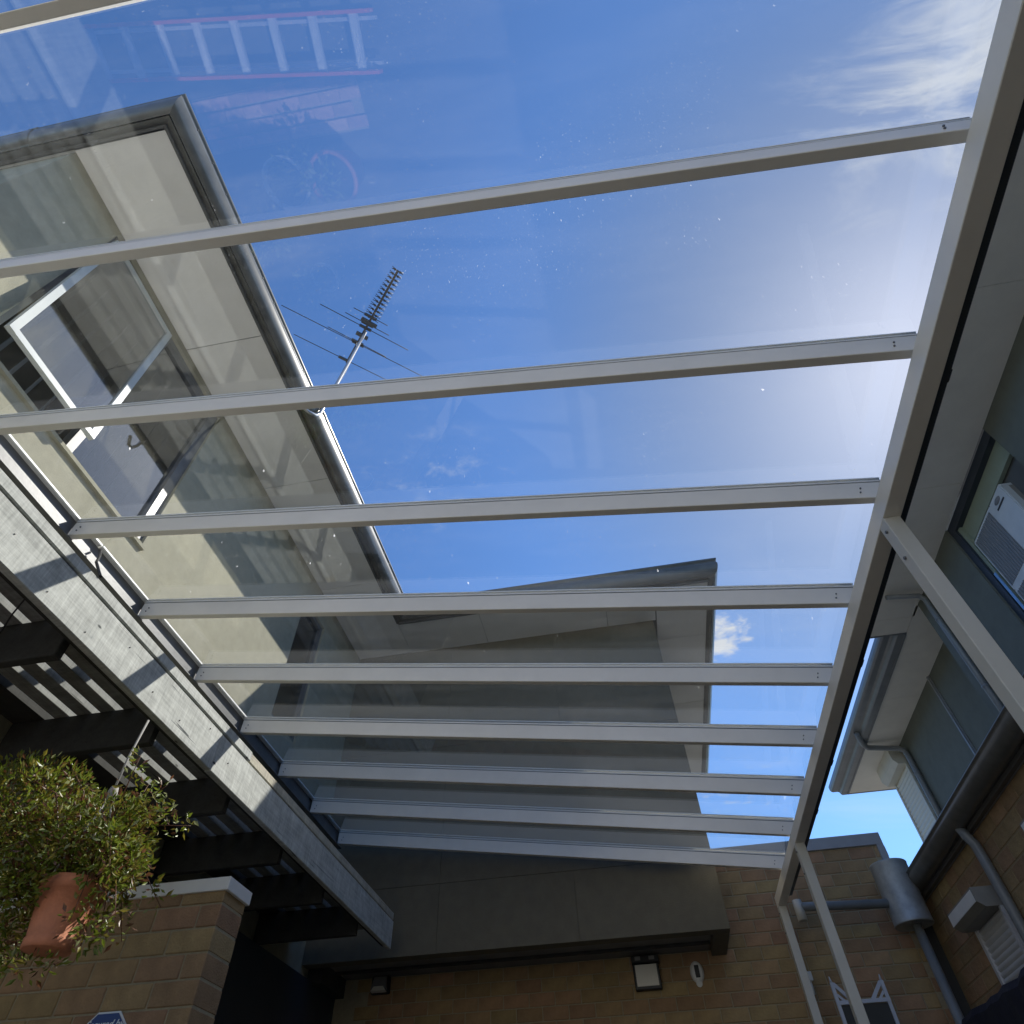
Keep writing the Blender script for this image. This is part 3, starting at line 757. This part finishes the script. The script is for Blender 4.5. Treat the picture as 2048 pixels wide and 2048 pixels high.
    bm = BM(); tube(bm, [(4.22, 10.85, RZ + 0.03), (4.34, 11.1, RZ - 0.07), (4.42, 11.18, RZ - 0.09), (4.9, 11.18, RZ - 0.16), (4.965, 11.16, RZ - 0.22), (4.97, 11.15, RZ - 0.4), (4.97, 11.15, 2.8)], 0.045)
    d = obj('downpipe', bm, 'pipe_grey', H)
    bm = BM(); tube(bm, [(4.97, 11.15, 4.95), (4.97, 11.15, 4.98)], 0.052); obj('pipe_collar', bm, 'pipe_grey', d)
    bm = BM(); tube(bm, [(RX - 0.12, 6.42, 2.40), (RX - 0.085, 6.42, 2.26), (RX - 0.055, 6.42, 2.2), (RX - 0.05, 6.42, 2.1), (RX - 0.05, 6.42, GROUND)], 0.043, 16)
    obj('downpipe', bm, 'pipe_grey', H)
    # roller shutters
    def shutter(xw, y0, y1, ztop, zbot, depth, hh, hm, sm, front=None, pitch=0.046):
        s = obj('roller_shutter', BM(), hm, H)
        prof = [(0, 0), (depth - 0.03, -0.0), (depth, 0.0), (depth, -hh * 0.72), (depth * 0.72, -hh), (0, -hh)]
        bm = BM(); va, vb = strip(bm, [(xw - o, y0, ztop + z) for o, z in prof], [(xw - o, y1, ztop + z) for o, z in prof], close=True)
        bm.faces.new(va); bm.faces.new(vb[::-1]); obj('headbox', bm, hm, s)
        if front: obj('headbox_front', bx(xw - depth - 0.004, xw - depth - 0.001, y0 + 0.015, y1 - 0.015, ztop - hh * 0.70, ztop - 0.015), front, s)
        n = int((ztop - hh - zbot) / pitch)
        bm = BM(); c = [(math.sin(math.pi * q / 4) * 0.014, -pitch * q / 4) for q in range(5)]
        strip(bm, [(xw - 0.012 - o, y0 + 0.045, z) for o, z in c], [(xw - 0.012 - o, y1 - 0.045, z) for o, z in c], True)
        me = mesh('slat', bm, sm)
        for k in range(n): piece('slat', me, s, (0, 0, ztop - hh - k * pitch)).location = (0, 0, ztop - hh - k * pitch)
        bm = BM(); box(bm, xw - 0.04, xw - 0.001, y0, y0 + 0.044, zbot, ztop - hh); box(bm, xw - 0.04, xw - 0.001, y1 - 0.044, y1, zbot, ztop - hh)
        obj('guide', bm, sm, s)
        return s
    shutter(RX, 6.60, 7.32, 1.93, 0.4, 0.20, 0.15, 'box_brown', 'shutter_grey', 'white_trim')
    shutter(RX, 4.55, 5.33, 1.93, 0.4, 0.20, 0.15, 'box_brown', 'shutter_grey', 'white_trim')
    shutter(XB, 11.4, 12.27, RZ - 0.02, 2.7, 0.22, 0.30, 'shutter_pale', 'shutter_pale', None, 0.07)
right_house()

def air_conditioner():
    A = thing('air_conditioner', 'pale boxy air conditioner with a dark grille in the upper window opening', 'air conditioner', (4.6, 5.4, 3.6))
    x0, y0, y1, z0, z1 = 4.5, 4.99, 5.88, 3.55, 5.17
    obj('casing', bevel(bx(x0, x0 + 0.55, y0, y1, z0, z1), 0.012, 2), 'ac_white', A)
    obj('side_recess', bx(x0 + 0.08, x0 + 0.45, y0 - 0.003, y0 - 0.001, z0 + 0.3, z1 - 0.05), 'box_brown', A)
    for a, b in ((4.47, 5.13), (3.62, 4.38)):
        g = obj('grille', bx(x0 - 0.003, x0 - 0.001, 5.36, y1 - 0.03, a, b), 'ac_grille', A)
        me = mesh('louvre', bx(-0.004, 0.004, -0.0022, 0.0022, a, b), 'pipe_grey')
        for k in range(12): piece('louvre', me, g, (x0 - 0.007, 5.375 + k * 0.041, 0)).location = (x0 - 0.007, 5.375 + k * 0.041, 0)
    obj('badge', bx(x0 - 0.004, x0 - 0.001, 5.06, 5.25, 5.015, 5.035), 'black_plastic', A)
    bm = BM(); lathe(bm, (0, 0, 0), [(0.0, 0), (0.03, 0.0), (0.03, 0.003), (0, 0.003)], 16)
    bmesh.ops.scale(bm, vec=(1, 2.2, 1), verts=bm.verts[:]); bmesh.ops.rotate(bm, cent=(0, 0, 0), matrix=Matrix.Rotation(-math.pi / 2, 3, 'Y'), verts=bm.verts[:])
    bmesh.ops.translate(bm, vec=(x0 - 0.001, 5.16, 5.085), verts=bm.verts[:])
    obj('badge', bm, 'ac_grille', A)
    bm = BM()
    for y, z in ((5.30, 5.15), (5.86, 5.15), (5.86, 4.42), (5.36, 4.42)): tube(bm, [(x0 - 0.006, y, z), (x0, y, z)], 0.006, 6)
    obj('screw', bm, 'ac_grille', A)
air_conditioner()

# ------------------------------------------------------------------ rainwater head and its pipes
def rain_head():
    T = thing('rainwater_head', 'galvanised round rainwater head where the two pipes meet at the wall corner', 'rainwater head', (2.77, 7.95, GROUND))
    c = (2.768, 7.95, 0)
    r = 0.187
    lathe_p = [(0.02, 2.035), (r - 0.01, 2.035), (r, 2.03), (r + 0.004, 2.04), (r, 2.055), (r, 2.585), (r + 0.004, 2.595), (r, 2.605), (r - 0.012, 2.605), (r - 0.012, 2.1), (0.02, 2.1)]
    bm = BM(); lathe(bm, c, lathe_p, 40); obj('drum', bm, 'galvanised', T)
    bm = BM(); tube(bm, [(2.79, 7.95, 2.06), (2.79, 7.95, GROUND)], 0.046, 16); obj('downpipe', bm, 'pipe_grey', T)
    bm = BM(); tube(bm, [(2.62, 7.92, 2.235), (1.76, 7.90, 2.265), (1.70, 7.90, 2.265)], 0.042, 16)
    p = obj('inlet_pipe', bm, 'pipe_grey', T)
    bm = BM(); tube(bm, [(1.70, 7.90, 2.33), (1.70, 7.90, 2.14)], 0.048, 16); obj('elbow', bm, 'cream_post', p)
rain_head()

# ------------------------------------------------------------------ television antenna on its mast
def antenna():
    T = thing('tv_antenna', 'long black television antenna on a bent metal mast above the left gutter', 'antenna', (-2.6, 3.2, 5.9))
    bm = BM(); tube(bm, [(-2.66, 3.0, 5.82), (-2.60, 3.08, 5.80), (-2.565, 3.15, 5.84), (-2.56, 3.20, 5.95), (-2.57, 3.49, 8.66)], 0.019, 10)
    obj('mast', bm, 'mast_metal', T)
    zb_ = 8.70
    a = Vector((-3.02, 3.915, zb_)); b = Vector((-1.86, 2.74, zb_))
    bm = BM(); bar(bm, a, b, 0.03, 0.03); boom = obj('boom', bm, 'antenna_metal', T)
    for l, r in (((-.416, .385), (-.283, .503)), ((-.416, .334), (-.218, .509)), ((-.356, .383), (-.278, .454)), ((-.354, .344), (-.237, .449)), ((-.319, .365), (-.261, .417)), ((-.303, .36), (-.258, .400))):
        bm = BM(); tube(bm, [(l[0] * zb_, l[1] * zb_, zb_ + 0.02), (r[0] * zb_, r[1] * zb_, zb_ + 0.02)], 0.0065, 6)
        e = obj('element', bm, 'antenna_metal', T)
        m = Vector(((l[0] + r[0]) / 2 * zb_, (l[1] + r[1]) / 2 * zb_, zb_ + 0.02)); d = Vector((r[0] - l[0], r[1] - l[1], 0)).normalized()
        bm = BM(); bar(bm, m - d * 0.09, m + d * 0.09, 0.035, 0.03); obj('insulator', bm, 'antenna_metal', e)
    d = (b - a).normalized(); s = Vector((0.715, 0.70, 0)).normalized()
    for k in range(13):
        t = 0.50 + 0.49 * k / 12; c = a + (b - a) * t + Vector((0, 0, 0.02))
        h = 0.115 - 0.03 * k / 12
        bm = BM(); tube(bm, [c - s * h + Vector((0, 0, 0.05)), c, c + s * h + Vector((0, 0, 0.05))], 0.005, 5)
        tube(bm, [c - s * h - Vector((0, 0, 0.02)), c, c + s * h - Vector((0, 0, 0.02))], 0.005, 5)
        for sg in (-1, 1):
            q = [c + s * sg * 0.012, c + s * sg * 0.035 + d * 0.018, c + s * sg * 0.075, c + s * sg * 0.035 - d * 0.018]
            v0 = [bm.verts.new(p + Vector((0, 0, 0.006))) for p in q]; v1 = [bm.verts.new(p - Vector((0, 0, 0.006))) for p in q]
            bm.faces.new(v0); bm.faces.new(v1[::-1])
            for i in range(4): bm.faces.new((v0[i], v1[i], v1[(i + 1) % 4], v0[(i + 1) % 4]))
        obj('director', bm, 'antenna_metal', T)
    bm = BM(); c = a + (b - a) * 0.46; bar(bm, c - s * 0.12, c + s * 0.12, 0.045, 0.04); obj('dipole_box', bm, 'antenna_metal', T)
    bm = BM(); c = a + (b - a) * 0.33; bar(bm, c - s * 0.09 + Vector((0, 0, -0.05)), c + s * 0.09 + Vector((0, 0, -0.05)), 0.045, 0.045); obj('mast_clamp', bm, 'antenna_metal', T)
    bm = BM(); tube(bm, [(-2.75, 3.62, 8.66), (-2.70, 3.56, 8.4), (-2.60, 3.47, 8.0), (-2.63, 3.45, 7.4), (-2.585, 3.36, 7.0), (-2.60, 3.28, 6.4), (-2.58, 3.22, 6.0)], 0.007, 6); obj('cable', bm, 'black_plastic', T)
antenna()

# ------------------------------------------------------------------ fittings on the back wall
def fittings():
    y = BY
    T = thing('floodlight', 'black wall floodlight with a square pale panel under the overhang', 'light', (0.01, y, 1.75), )
    bm = bevel(bx(-0.13, 0.165, y - 0.12, y - 0.002, 1.965, 2.028), 0.006); obj('mount', bm, 'black_plastic', T)
    bm = bevel(bx(-0.125, 0.155, y - 0.075, y - 0.005, 1.735, 1.962), 0.008); obj('body', bm, 'black_plastic', T)
    bm = bevel(bx(-0.10, 0.13, y - 0.082, y - 0.0755, 1.765, 1.955), 0.002); obj('lens', bm, 'lamp_lens', T)
    bm = BM()
    for x in (-0.06, 0.09): box(bm, x - 0.03, x + 0.03, y - 0.1205 - 0.004, y - 0.1205, 1.985, 2.02)
    obj('sensor_window', bm, 'grey_lining', T)
    T = thing('wall_lamp', 'small dark wall lamp with a pale angled shade under the overhang', 'light', (-2.95, y, 1.9))
    obj('body', bevel(bx(-3.06, -2.855, y - 0.07, y - 0.002, 1.89, 2.052), 0.006), 'black_plastic', T)
    bm = BM(); hexa(bm, ((-3.045, y - 0.12, 1.925), (-2.87, y - 0.12, 1.925), (-2.87, y - 0.071, 1.905), (-3.045, y - 0.071, 1.905), (-3.03, y - 0.085, 2.04), (-2.885, y - 0.085, 2.04), (-2.885, y - 0.071, 2.04), (-3.03, y - 0.071, 2.04)))
    obj('diffuser', bm, 'grey_lining', T)
    bm = BM(); hexa(bm, ((-3.045, y - 0.125, 1.905), (-2.87, y - 0.125, 1.905), (-2.87, y - 0.0705, 1.895), (-3.045, y - 0.0705, 1.895), (-3.01, y - 0.125, 1.945), (-2.905, y - 0.125, 1.945), (-2.905, y - 0.12, 1.945), (-3.01, y - 0.12, 1.945)))
    obj('reflector', bm, 'lamp_lens', T)
    T = thing('motion_sensor', 'white oval motion sensor with a dark window right of the floodlight', 'sensor', (0.545, y, 1.85))
    bm = BM(); prof = [(0.0, -0.03), (0.06, -0.03), (0.075, -0.01), (0.075, 0.02)]
    lathe(bm, (0, 0, 0), [(0.001, 0.05), (0.045, 0.045), (0.066, 0.03), (0.072, 0.0)], 28)
    bmesh.ops.scale(bm, vec=(1, 1.4, 1), verts=bm.verts[:]); bmesh.ops.rotate(bm, cent=(0, 0, 0), matrix=Matrix.Rotation(math.pi / 2, 3, 'X'), verts=bm.verts[:])
    bmesh.ops.translate(bm, vec=(0.545, y - 0.002, 1.865), verts=bm.verts[:])
    obj('housing', bm, 'white_trim', T)
    bm = BM(); tube(bm, [(0.545, y - 0.002, 1.775), (0.545, y - 0.05, 1.755)], [0.035, 0.03], 14); obj('swivel', bm, 'white_trim', T)
    bm = bevel(bx(0.522, 0.568, y - 0.058, y - 0.046, 1.81, 1.92), 0.004); obj('window', bm, 'black_plastic', T)
    T = thing('junction_box', 'small white box on the block wall between the two slim posts', 'box', (1.66, y, 1.71))
    obj('lid', bevel(bx(1.625, 1.69, y - 0.045, y - 0.002, 1.712, 1.79), 0.004), 'white_trim', T)
    bm = BM(); tube(bm, [(1.66, y - 0.02, 1.71), (1.66, y - 0.02, 1.6)], 0.01, 8); obj('conduit', bm, 'white_trim', T)
    # white frame with pointed uprights
    T = thing('metal_stand', 'pale stand with two pointed braced uprights before the back wall', 'stand', (2.0, 7.84, GROUND))
    yy = 7.84
    for x, sg, tip in ((1.757, 1, 1.615), (2.213, -1, 1.605)):
        bm = BM(); bar(bm, (x, yy, GROUND), (x, yy, tip - 0.02), 0.032, 0.03, (0, 1, 0))
        tube(bm, [(x, yy, tip - 0.02), (x - sg * 0.004, yy, tip + 0.03)], [0.014, 0.003], 6)
        obj('upright', bm, 'white_paint', T)
        bm = BM(); bar(bm, (x + sg * 0.012, yy, tip - 0.03), (x + sg * 0.135, yy, 1.445), 0.03, 0.02, (0, 1, 0)); obj('brace', bm, 'white_paint', T)
        bm = BM(); bar(bm, (x + sg * 0.015, yy, 1.50), (x + sg * 0.075, yy, 1.44), 0.02, 0.014, (0, 1, 0)); obj('brace', bm, 'white_paint', T)
    bm = BM(); bar(bm, (1.74, yy - 0.004, 1.435), (2.23, yy - 0.004, 1.435), 0.03, 0.03); obj('crossbar', bm, 'white_paint', T)
    obj('panel', bx(1.776, 2.195, yy - 0.008, yy + 0.008, 0.9, 1.415), 'dark_underside', T)
    # dark cover at the foot of the right wall
    bm = BM(); r = random.Random(5); top = []; n = 22
    y0, y1 = 4.3, 7.75
    rows = []
    for k in range(n + 1):
        yk = y0 + (y1 - y0) * k / n; zz = 1.245 + r.uniform(-0.012, 0.012); xx = 2.72 + r.uniform(-0.015, 0.015)
        rows.append([bm.verts.new(p) for p in ((xx - 0.05, yk, GROUND), (xx, yk, zz - 0.05), (xx + 0.03, yk, zz), (3.055, yk, zz + 0.02), (3.055, yk, GROUND))])
    for a, b in zip(rows, rows[1:]):
        for i in range(4): bm.faces.new((a[i], a[i + 1], b[i + 1], b[i]))
    bm.faces.new(rows[0]); bm.faces.new(rows[-1][::-1])
    tag(obj('canvas_cover', bm, 'navy_cloth'), 'black canvas cover along the foot of the right brick wall', 'cover')
fittings()

# ------------------------------------------------------------------ alarm sign on the pier
def sign():
    y = PY - 0.012; cx, r = -2.935, 0.158
    cz = 0.905 - r
    def octo(rad, ya, yb):
        bm = BM(); k = rad / math.cos(math.pi / 8)
        P = [(cx + k * math.cos(math.pi / 8 + i * math.pi / 4), cz + k * math.sin(math.pi / 8 + i * math.pi / 4)) for i in range(8)]
        va, vb = strip(bm, [(p[0], ya, p[1]) for p in P], [(p[0], yb, p[1]) for p in P], close=True)
        bm.faces.new(va); bm.faces.new(vb[::-1]); return bm
    T = thing('alarm_sign', 'blue octagonal security sign with white writing on the block pier', 'sign', (cx, y, cz))
    obj('plate', octo(r, y + 0.006, y + 0.0115), 'sign_white', T)
    obj('face', octo(r - 0.010, y, y + 0.005), 'sign_blue', T)
    cu = bpy.data.curves.new('lettering', 'FONT'); cu.body = 'Secured by'; cu.size = 0.05; cu.align_x = 'CENTER'; cu.extrude = 0.0008; cu.shear = 0.25; cu.offset = 0.0006
    cu.materials.append(MATS['sign_white'])
    tmp = bpy.data.objects.new('lettering', cu); C.objects.link(tmp)
    me = bpy.data.meshes.new_from_object(tmp.evaluated_get(bpy.context.evaluated_depsgraph_get()))
    bpy.data.objects.remove(tmp)
    o = bpy.data.objects.new('lettering', me); place(o, T, (cx, y - 0.0015, cz + 0.085)); o.rotation_euler = (math.pi / 2, 0, 0)
sign()

# ------------------------------------------------------------------ plants
def leaves(bm, rnd, centre, rad, n, size, droop=0.0, mats=4, weights=(6, 4, 2, 1), up=0.2):
    c = Vector(centre)
    for _ in range(n):
        while True:
            p = Vector((rnd.uniform(-1, 1), rnd.uniform(-1, 1), rnd.uniform(-1, 1)))
            if 0.15 < p.length < 1: break
        q = c + Vector((p.x * rad[0], p.y * rad[1], p.z * rad[2]))
        d = (Vector((p.x, p.y, p.z * 0.6 + up)) + Vector((rnd.gauss(0, .5), rnd.gauss(0, .5), rnd.gauss(0, .45)))).normalized()
        s = d.cross(Vector((rnd.gauss(0, 1), rnd.gauss(0, 1), rnd.gauss(0, 1)))).normalized(); nn = d.cross(s)
        l = size * rnd.uniform(.6, 1.25); wd = l * 0.2
        v = [bm.verts.new(x) for x in (q, q + d * l * .45 + s * wd + nn * l * .06, q + d * l, q + d * l * .45 - s * wd + nn * l * .06, q + d * l * .5 - nn * l * .02)]
        mi = rnd.choices(range(mats), weights)[0]
        for f in ((0, 1, 4), (1, 2, 4), (2, 3, 4), (3, 0, 4)):
            fc = bm.faces.new([v[i] for i in f]); fc.material_index = mi
LM = ['leaf_green', 'leaf_olive', 'leaf_red', 'leaf_pale']
def hanging_plant():
    px_, py_ = -2.36, 2.60
    T = thing('hanging_plant', 'bushy green and reddish plant in a terracotta pot hung from the pergola', 'hanging plant', (px_, py_, 0.8))
    bm = BM(); lathe(bm, (px_, py_, 0), [(0.001, 0.822), (0.086, 0.822), (0.092, 0.825), (0.096, 0.856), (0.091, 0.859), (0.120, 1.02), (0.129, 1.022), (0.132, 1.07), (0.122, 1.073), (0.116, 1.03), (0.001, 1.03)], 40)
    pot = obj('pot', bm, ['terracotta'], T)
    rnd = random.Random(11)
    bm = BM(); stems = []
    tips = []
    for k in range(46):
        a = rnd.uniform(0, 6.283); rr = rnd.uniform(0.12, 0.36)
        bias = Vector((-0.22, -0.05, 0))
        p0 = Vector((px_ + 0.08 * math.cos(a), py_ + 0.08 * math.sin(a), 1.05))
        p2 = p0 + Vector((rr * math.cos(a), rr * math.sin(a) * 0.8, rnd.uniform(-0.18, 0.52))) + bias * rnd.random()
        p1 = (p0 + p2) / 2 + Vector((0, 0, 0.14))
        stems.append((p0, p1, p2)); tube(bm, [p0, p1, p2], [0.004, 0.003, 0.0015], 5)
    obj('stem', bm, 'leaf_red', T, stuff=True)
    bm = BM()
    for p0, p1, p2 in stems:
        for q in range(70):
            s = rnd.uniform(0.15, 1.0)
            p = p0.lerp(p1, s * 2) if s < .5 else p1.lerp(p2, s * 2 - 1)
            leaves(bm, rnd, p, (0.04, 0.04, 0.05), 1, 0.036)
    for c_, r_, n_ in (((-0.44, -0.05, 1.36), (0.36, 0.28, 0.30), 4200), ((-0.06, 0.02, 1.25), (0.30, 0.24, 0.22), 2500), ((0.12, -0.02, 1.13), (0.20, 0.15, 0.11), 700),
                       ((-0.34, -0.02, 0.98), (0.27, 0.22, 0.26), 2400), ((-0.15, -0.16, 1.02), (0.16, 0.1, 0.1), 500), ((0.17, 0, 0.92), (0.055, 0.08, 0.13), 130), ((-0.06, 0, 0.78), (0.16, 0.1, 0.05), 90), ((-0.62, 0, 0.85), (0.2, 0.2, 0.25), 700)):
        leaves(bm, rnd, (px_ + c_[0], py_ + c_[1], c_[2]), r_, n_, 0.036)
    obj('foliage', bm, LM, T, recalc=False, stuff=True)
    bm = BM(); ring = (-2.41, 2.62, 1.47)
    for a in (0.3, 2.4, 4.5): tube(bm, [(px_ + 0.128 * math.cos(a), py_ + 0.128 * math.sin(a), 1.06), ring], 0.0045, 6)
    tube(bm, [ring, (-2.45, 2.66, 1.70), (-2.47, 2.70, 1.93)], 0.006, 6)
    h = obj('hanger', bm, 'rope_grey', T)
    bm = BM(); lathe(bm, ring, [(0.001, -0.05), (0.018, -0.04), (0.026, 0.0), (0.018, 0.04), (0.001, 0.05)], 12); obj('toggle', bm, 'rope_grey', h)
hanging_plant()

def pot_plant(x, y, r, h, mp, label, lw, n, seed, size=0.1):
    T = thing('potted_plant', label, 'potted plant', (x, y, GROUND), 'pots on the courtyard floor')
    g = GROUND
    bm = BM(); lathe(bm, (x, y, g), [(0.001, 0.0), (r * .7, 0.0), (r * .95, h * .85), (r * 1.05, h * .87), (r * 1.06, h), (r * .93, h), (r * .9, h * .9), (0.001, h * .88)], 32); obj('pot', bm, mp, T)
    bm = BM(); lathe(bm, (x, y, g), [(0.001, h * .9), (r * .9, h * .9)], 24); obj('soil', bm, 'soil', T)
    bm = BM(); leaves(bm, random.Random(seed), (x, y, g + h + 0.22), (lw, lw, 0.28), n, size, weights=(6, 2, 1, 4)); obj('foliage', bm, LM, T, recalc=False, stuff=True)
pot_plant(-3.70, 1.25, 0.26, 0.42, 'pot_white', 'white round pot with a leafy plant on the paving', 0.13, 40, 21)
pot_plant(-3.13, 1.27, 0.26, 0.42, 'terracotta', 'big terracotta pot beside the white one', 0.2, 120, 22)
pot_plant(-3.74, 2.32, 0.17, 0.3, 'pot_white', 'small white pot near the wall', 0.2, 120, 23)
def shrub(x, y, r, n, seed, label):
    T = thing('shrub', label, 'shrub', (x, y, GROUND))
    bm = BM()
    rnd = random.Random(seed)
    for k in range(9):
        a = rnd.uniform(0, 6.28); tube(bm, [(x, y, GROUND), (x + r * .4 * math.cos(a), y + r * .4 * math.sin(a), GROUND + .35), (x + r * .8 * math.cos(a), y + r * .8 * math.sin(a), GROUND + .6)], [0.012, 0.008, 0.004], 5)
    obj('stem', bm, 'soil', T)
    bm = BM(); leaves(bm, rnd, (x, y, GROUND + 0.3), (r, r * .7, 0.24), n, 0.11, weights=(6, 2, 0, 5)); obj('foliage', bm, LM, T, recalc=False, stuff=True)
shrub(-4.30, 1.75, 0.38, 520, 31, 'leafy shrub at the edge of the brick path')
shrub(-3.55, 1.18, 0.30, 420, 32, 'pale leaved shrub by the brick path')

def ladder():
    a0 = Vector((-5.75, -0.42, -1.28)); a1 = Vector((-2.3, 0.01, -1.28))
    d = (a1 - a0).normalized(); s = Vector((-d.y, d.x, 0))
    T = thing('step_ladder', 'orange step ladder with aluminium treads lying on its back on the ground', 'ladder', (-4, 0, GROUND))
    for o in (0, 0.46):
        bm = BM(); bar(bm, a0 + s * o + d * (0.0 if not o else 0.3), a1 + s * o, 0.03, 0.09); obj('rail', bm, 'ladder_orange', T)
    for k in range(8):
        c = a0 + d * (0.35 + k * 0.42)
        t = obj('tread', bar(BM(), c + s * 0.016, c + s * 0.444, 0.09, 0.02), 'aluminium', T)
        bm = BM()
        for q in (-0.03, -0.01, 0.01): bar(bm, c + d * q + s * 0.017 + Vector((0, 0, 0.013)), c + d * q + s * 0.443 + Vector((0, 0, 0.013)), 0.008, 0.006)
        obj('rib', bm, 'aluminium', t)
    for o in (0.06, 0.40):
        bm = BM(); bar(bm, a0 + s * o + d * 0.3 + Vector((0, 0, -0.14)), a1 + s * o + Vector((0, 0, -0.08)), 0.03, 0.05); obj('back_leg', bm, 'aluminium', T)
ladder()

# ------------------------------------------------------------------ loose cable at the ledger
bm = BM(); tube(bm, [(-2.44, 1.93, 2.29), (-2.62, 2.0, 2.50), (-2.95, 2.25, 2.86), (-3.20, 2.43, 3.13), (-3.255, 2.46, 3.2)], 0.008, 8)
tag(obj('cable', bm, 'black_plastic'), 'thin black cable bowing from the timber beam to the ledger', 'cable')
bm = BM(); tube(bm, [(-2.62, 1.80, 2.16), (-2.72, 1.86, 2.02), (-2.80, 1.93, 1.90)], 0.004, 6); 
tag(obj('wire', bm, 'black_plastic'), 'short dangling wire crossing the pergola slats', 'wire')
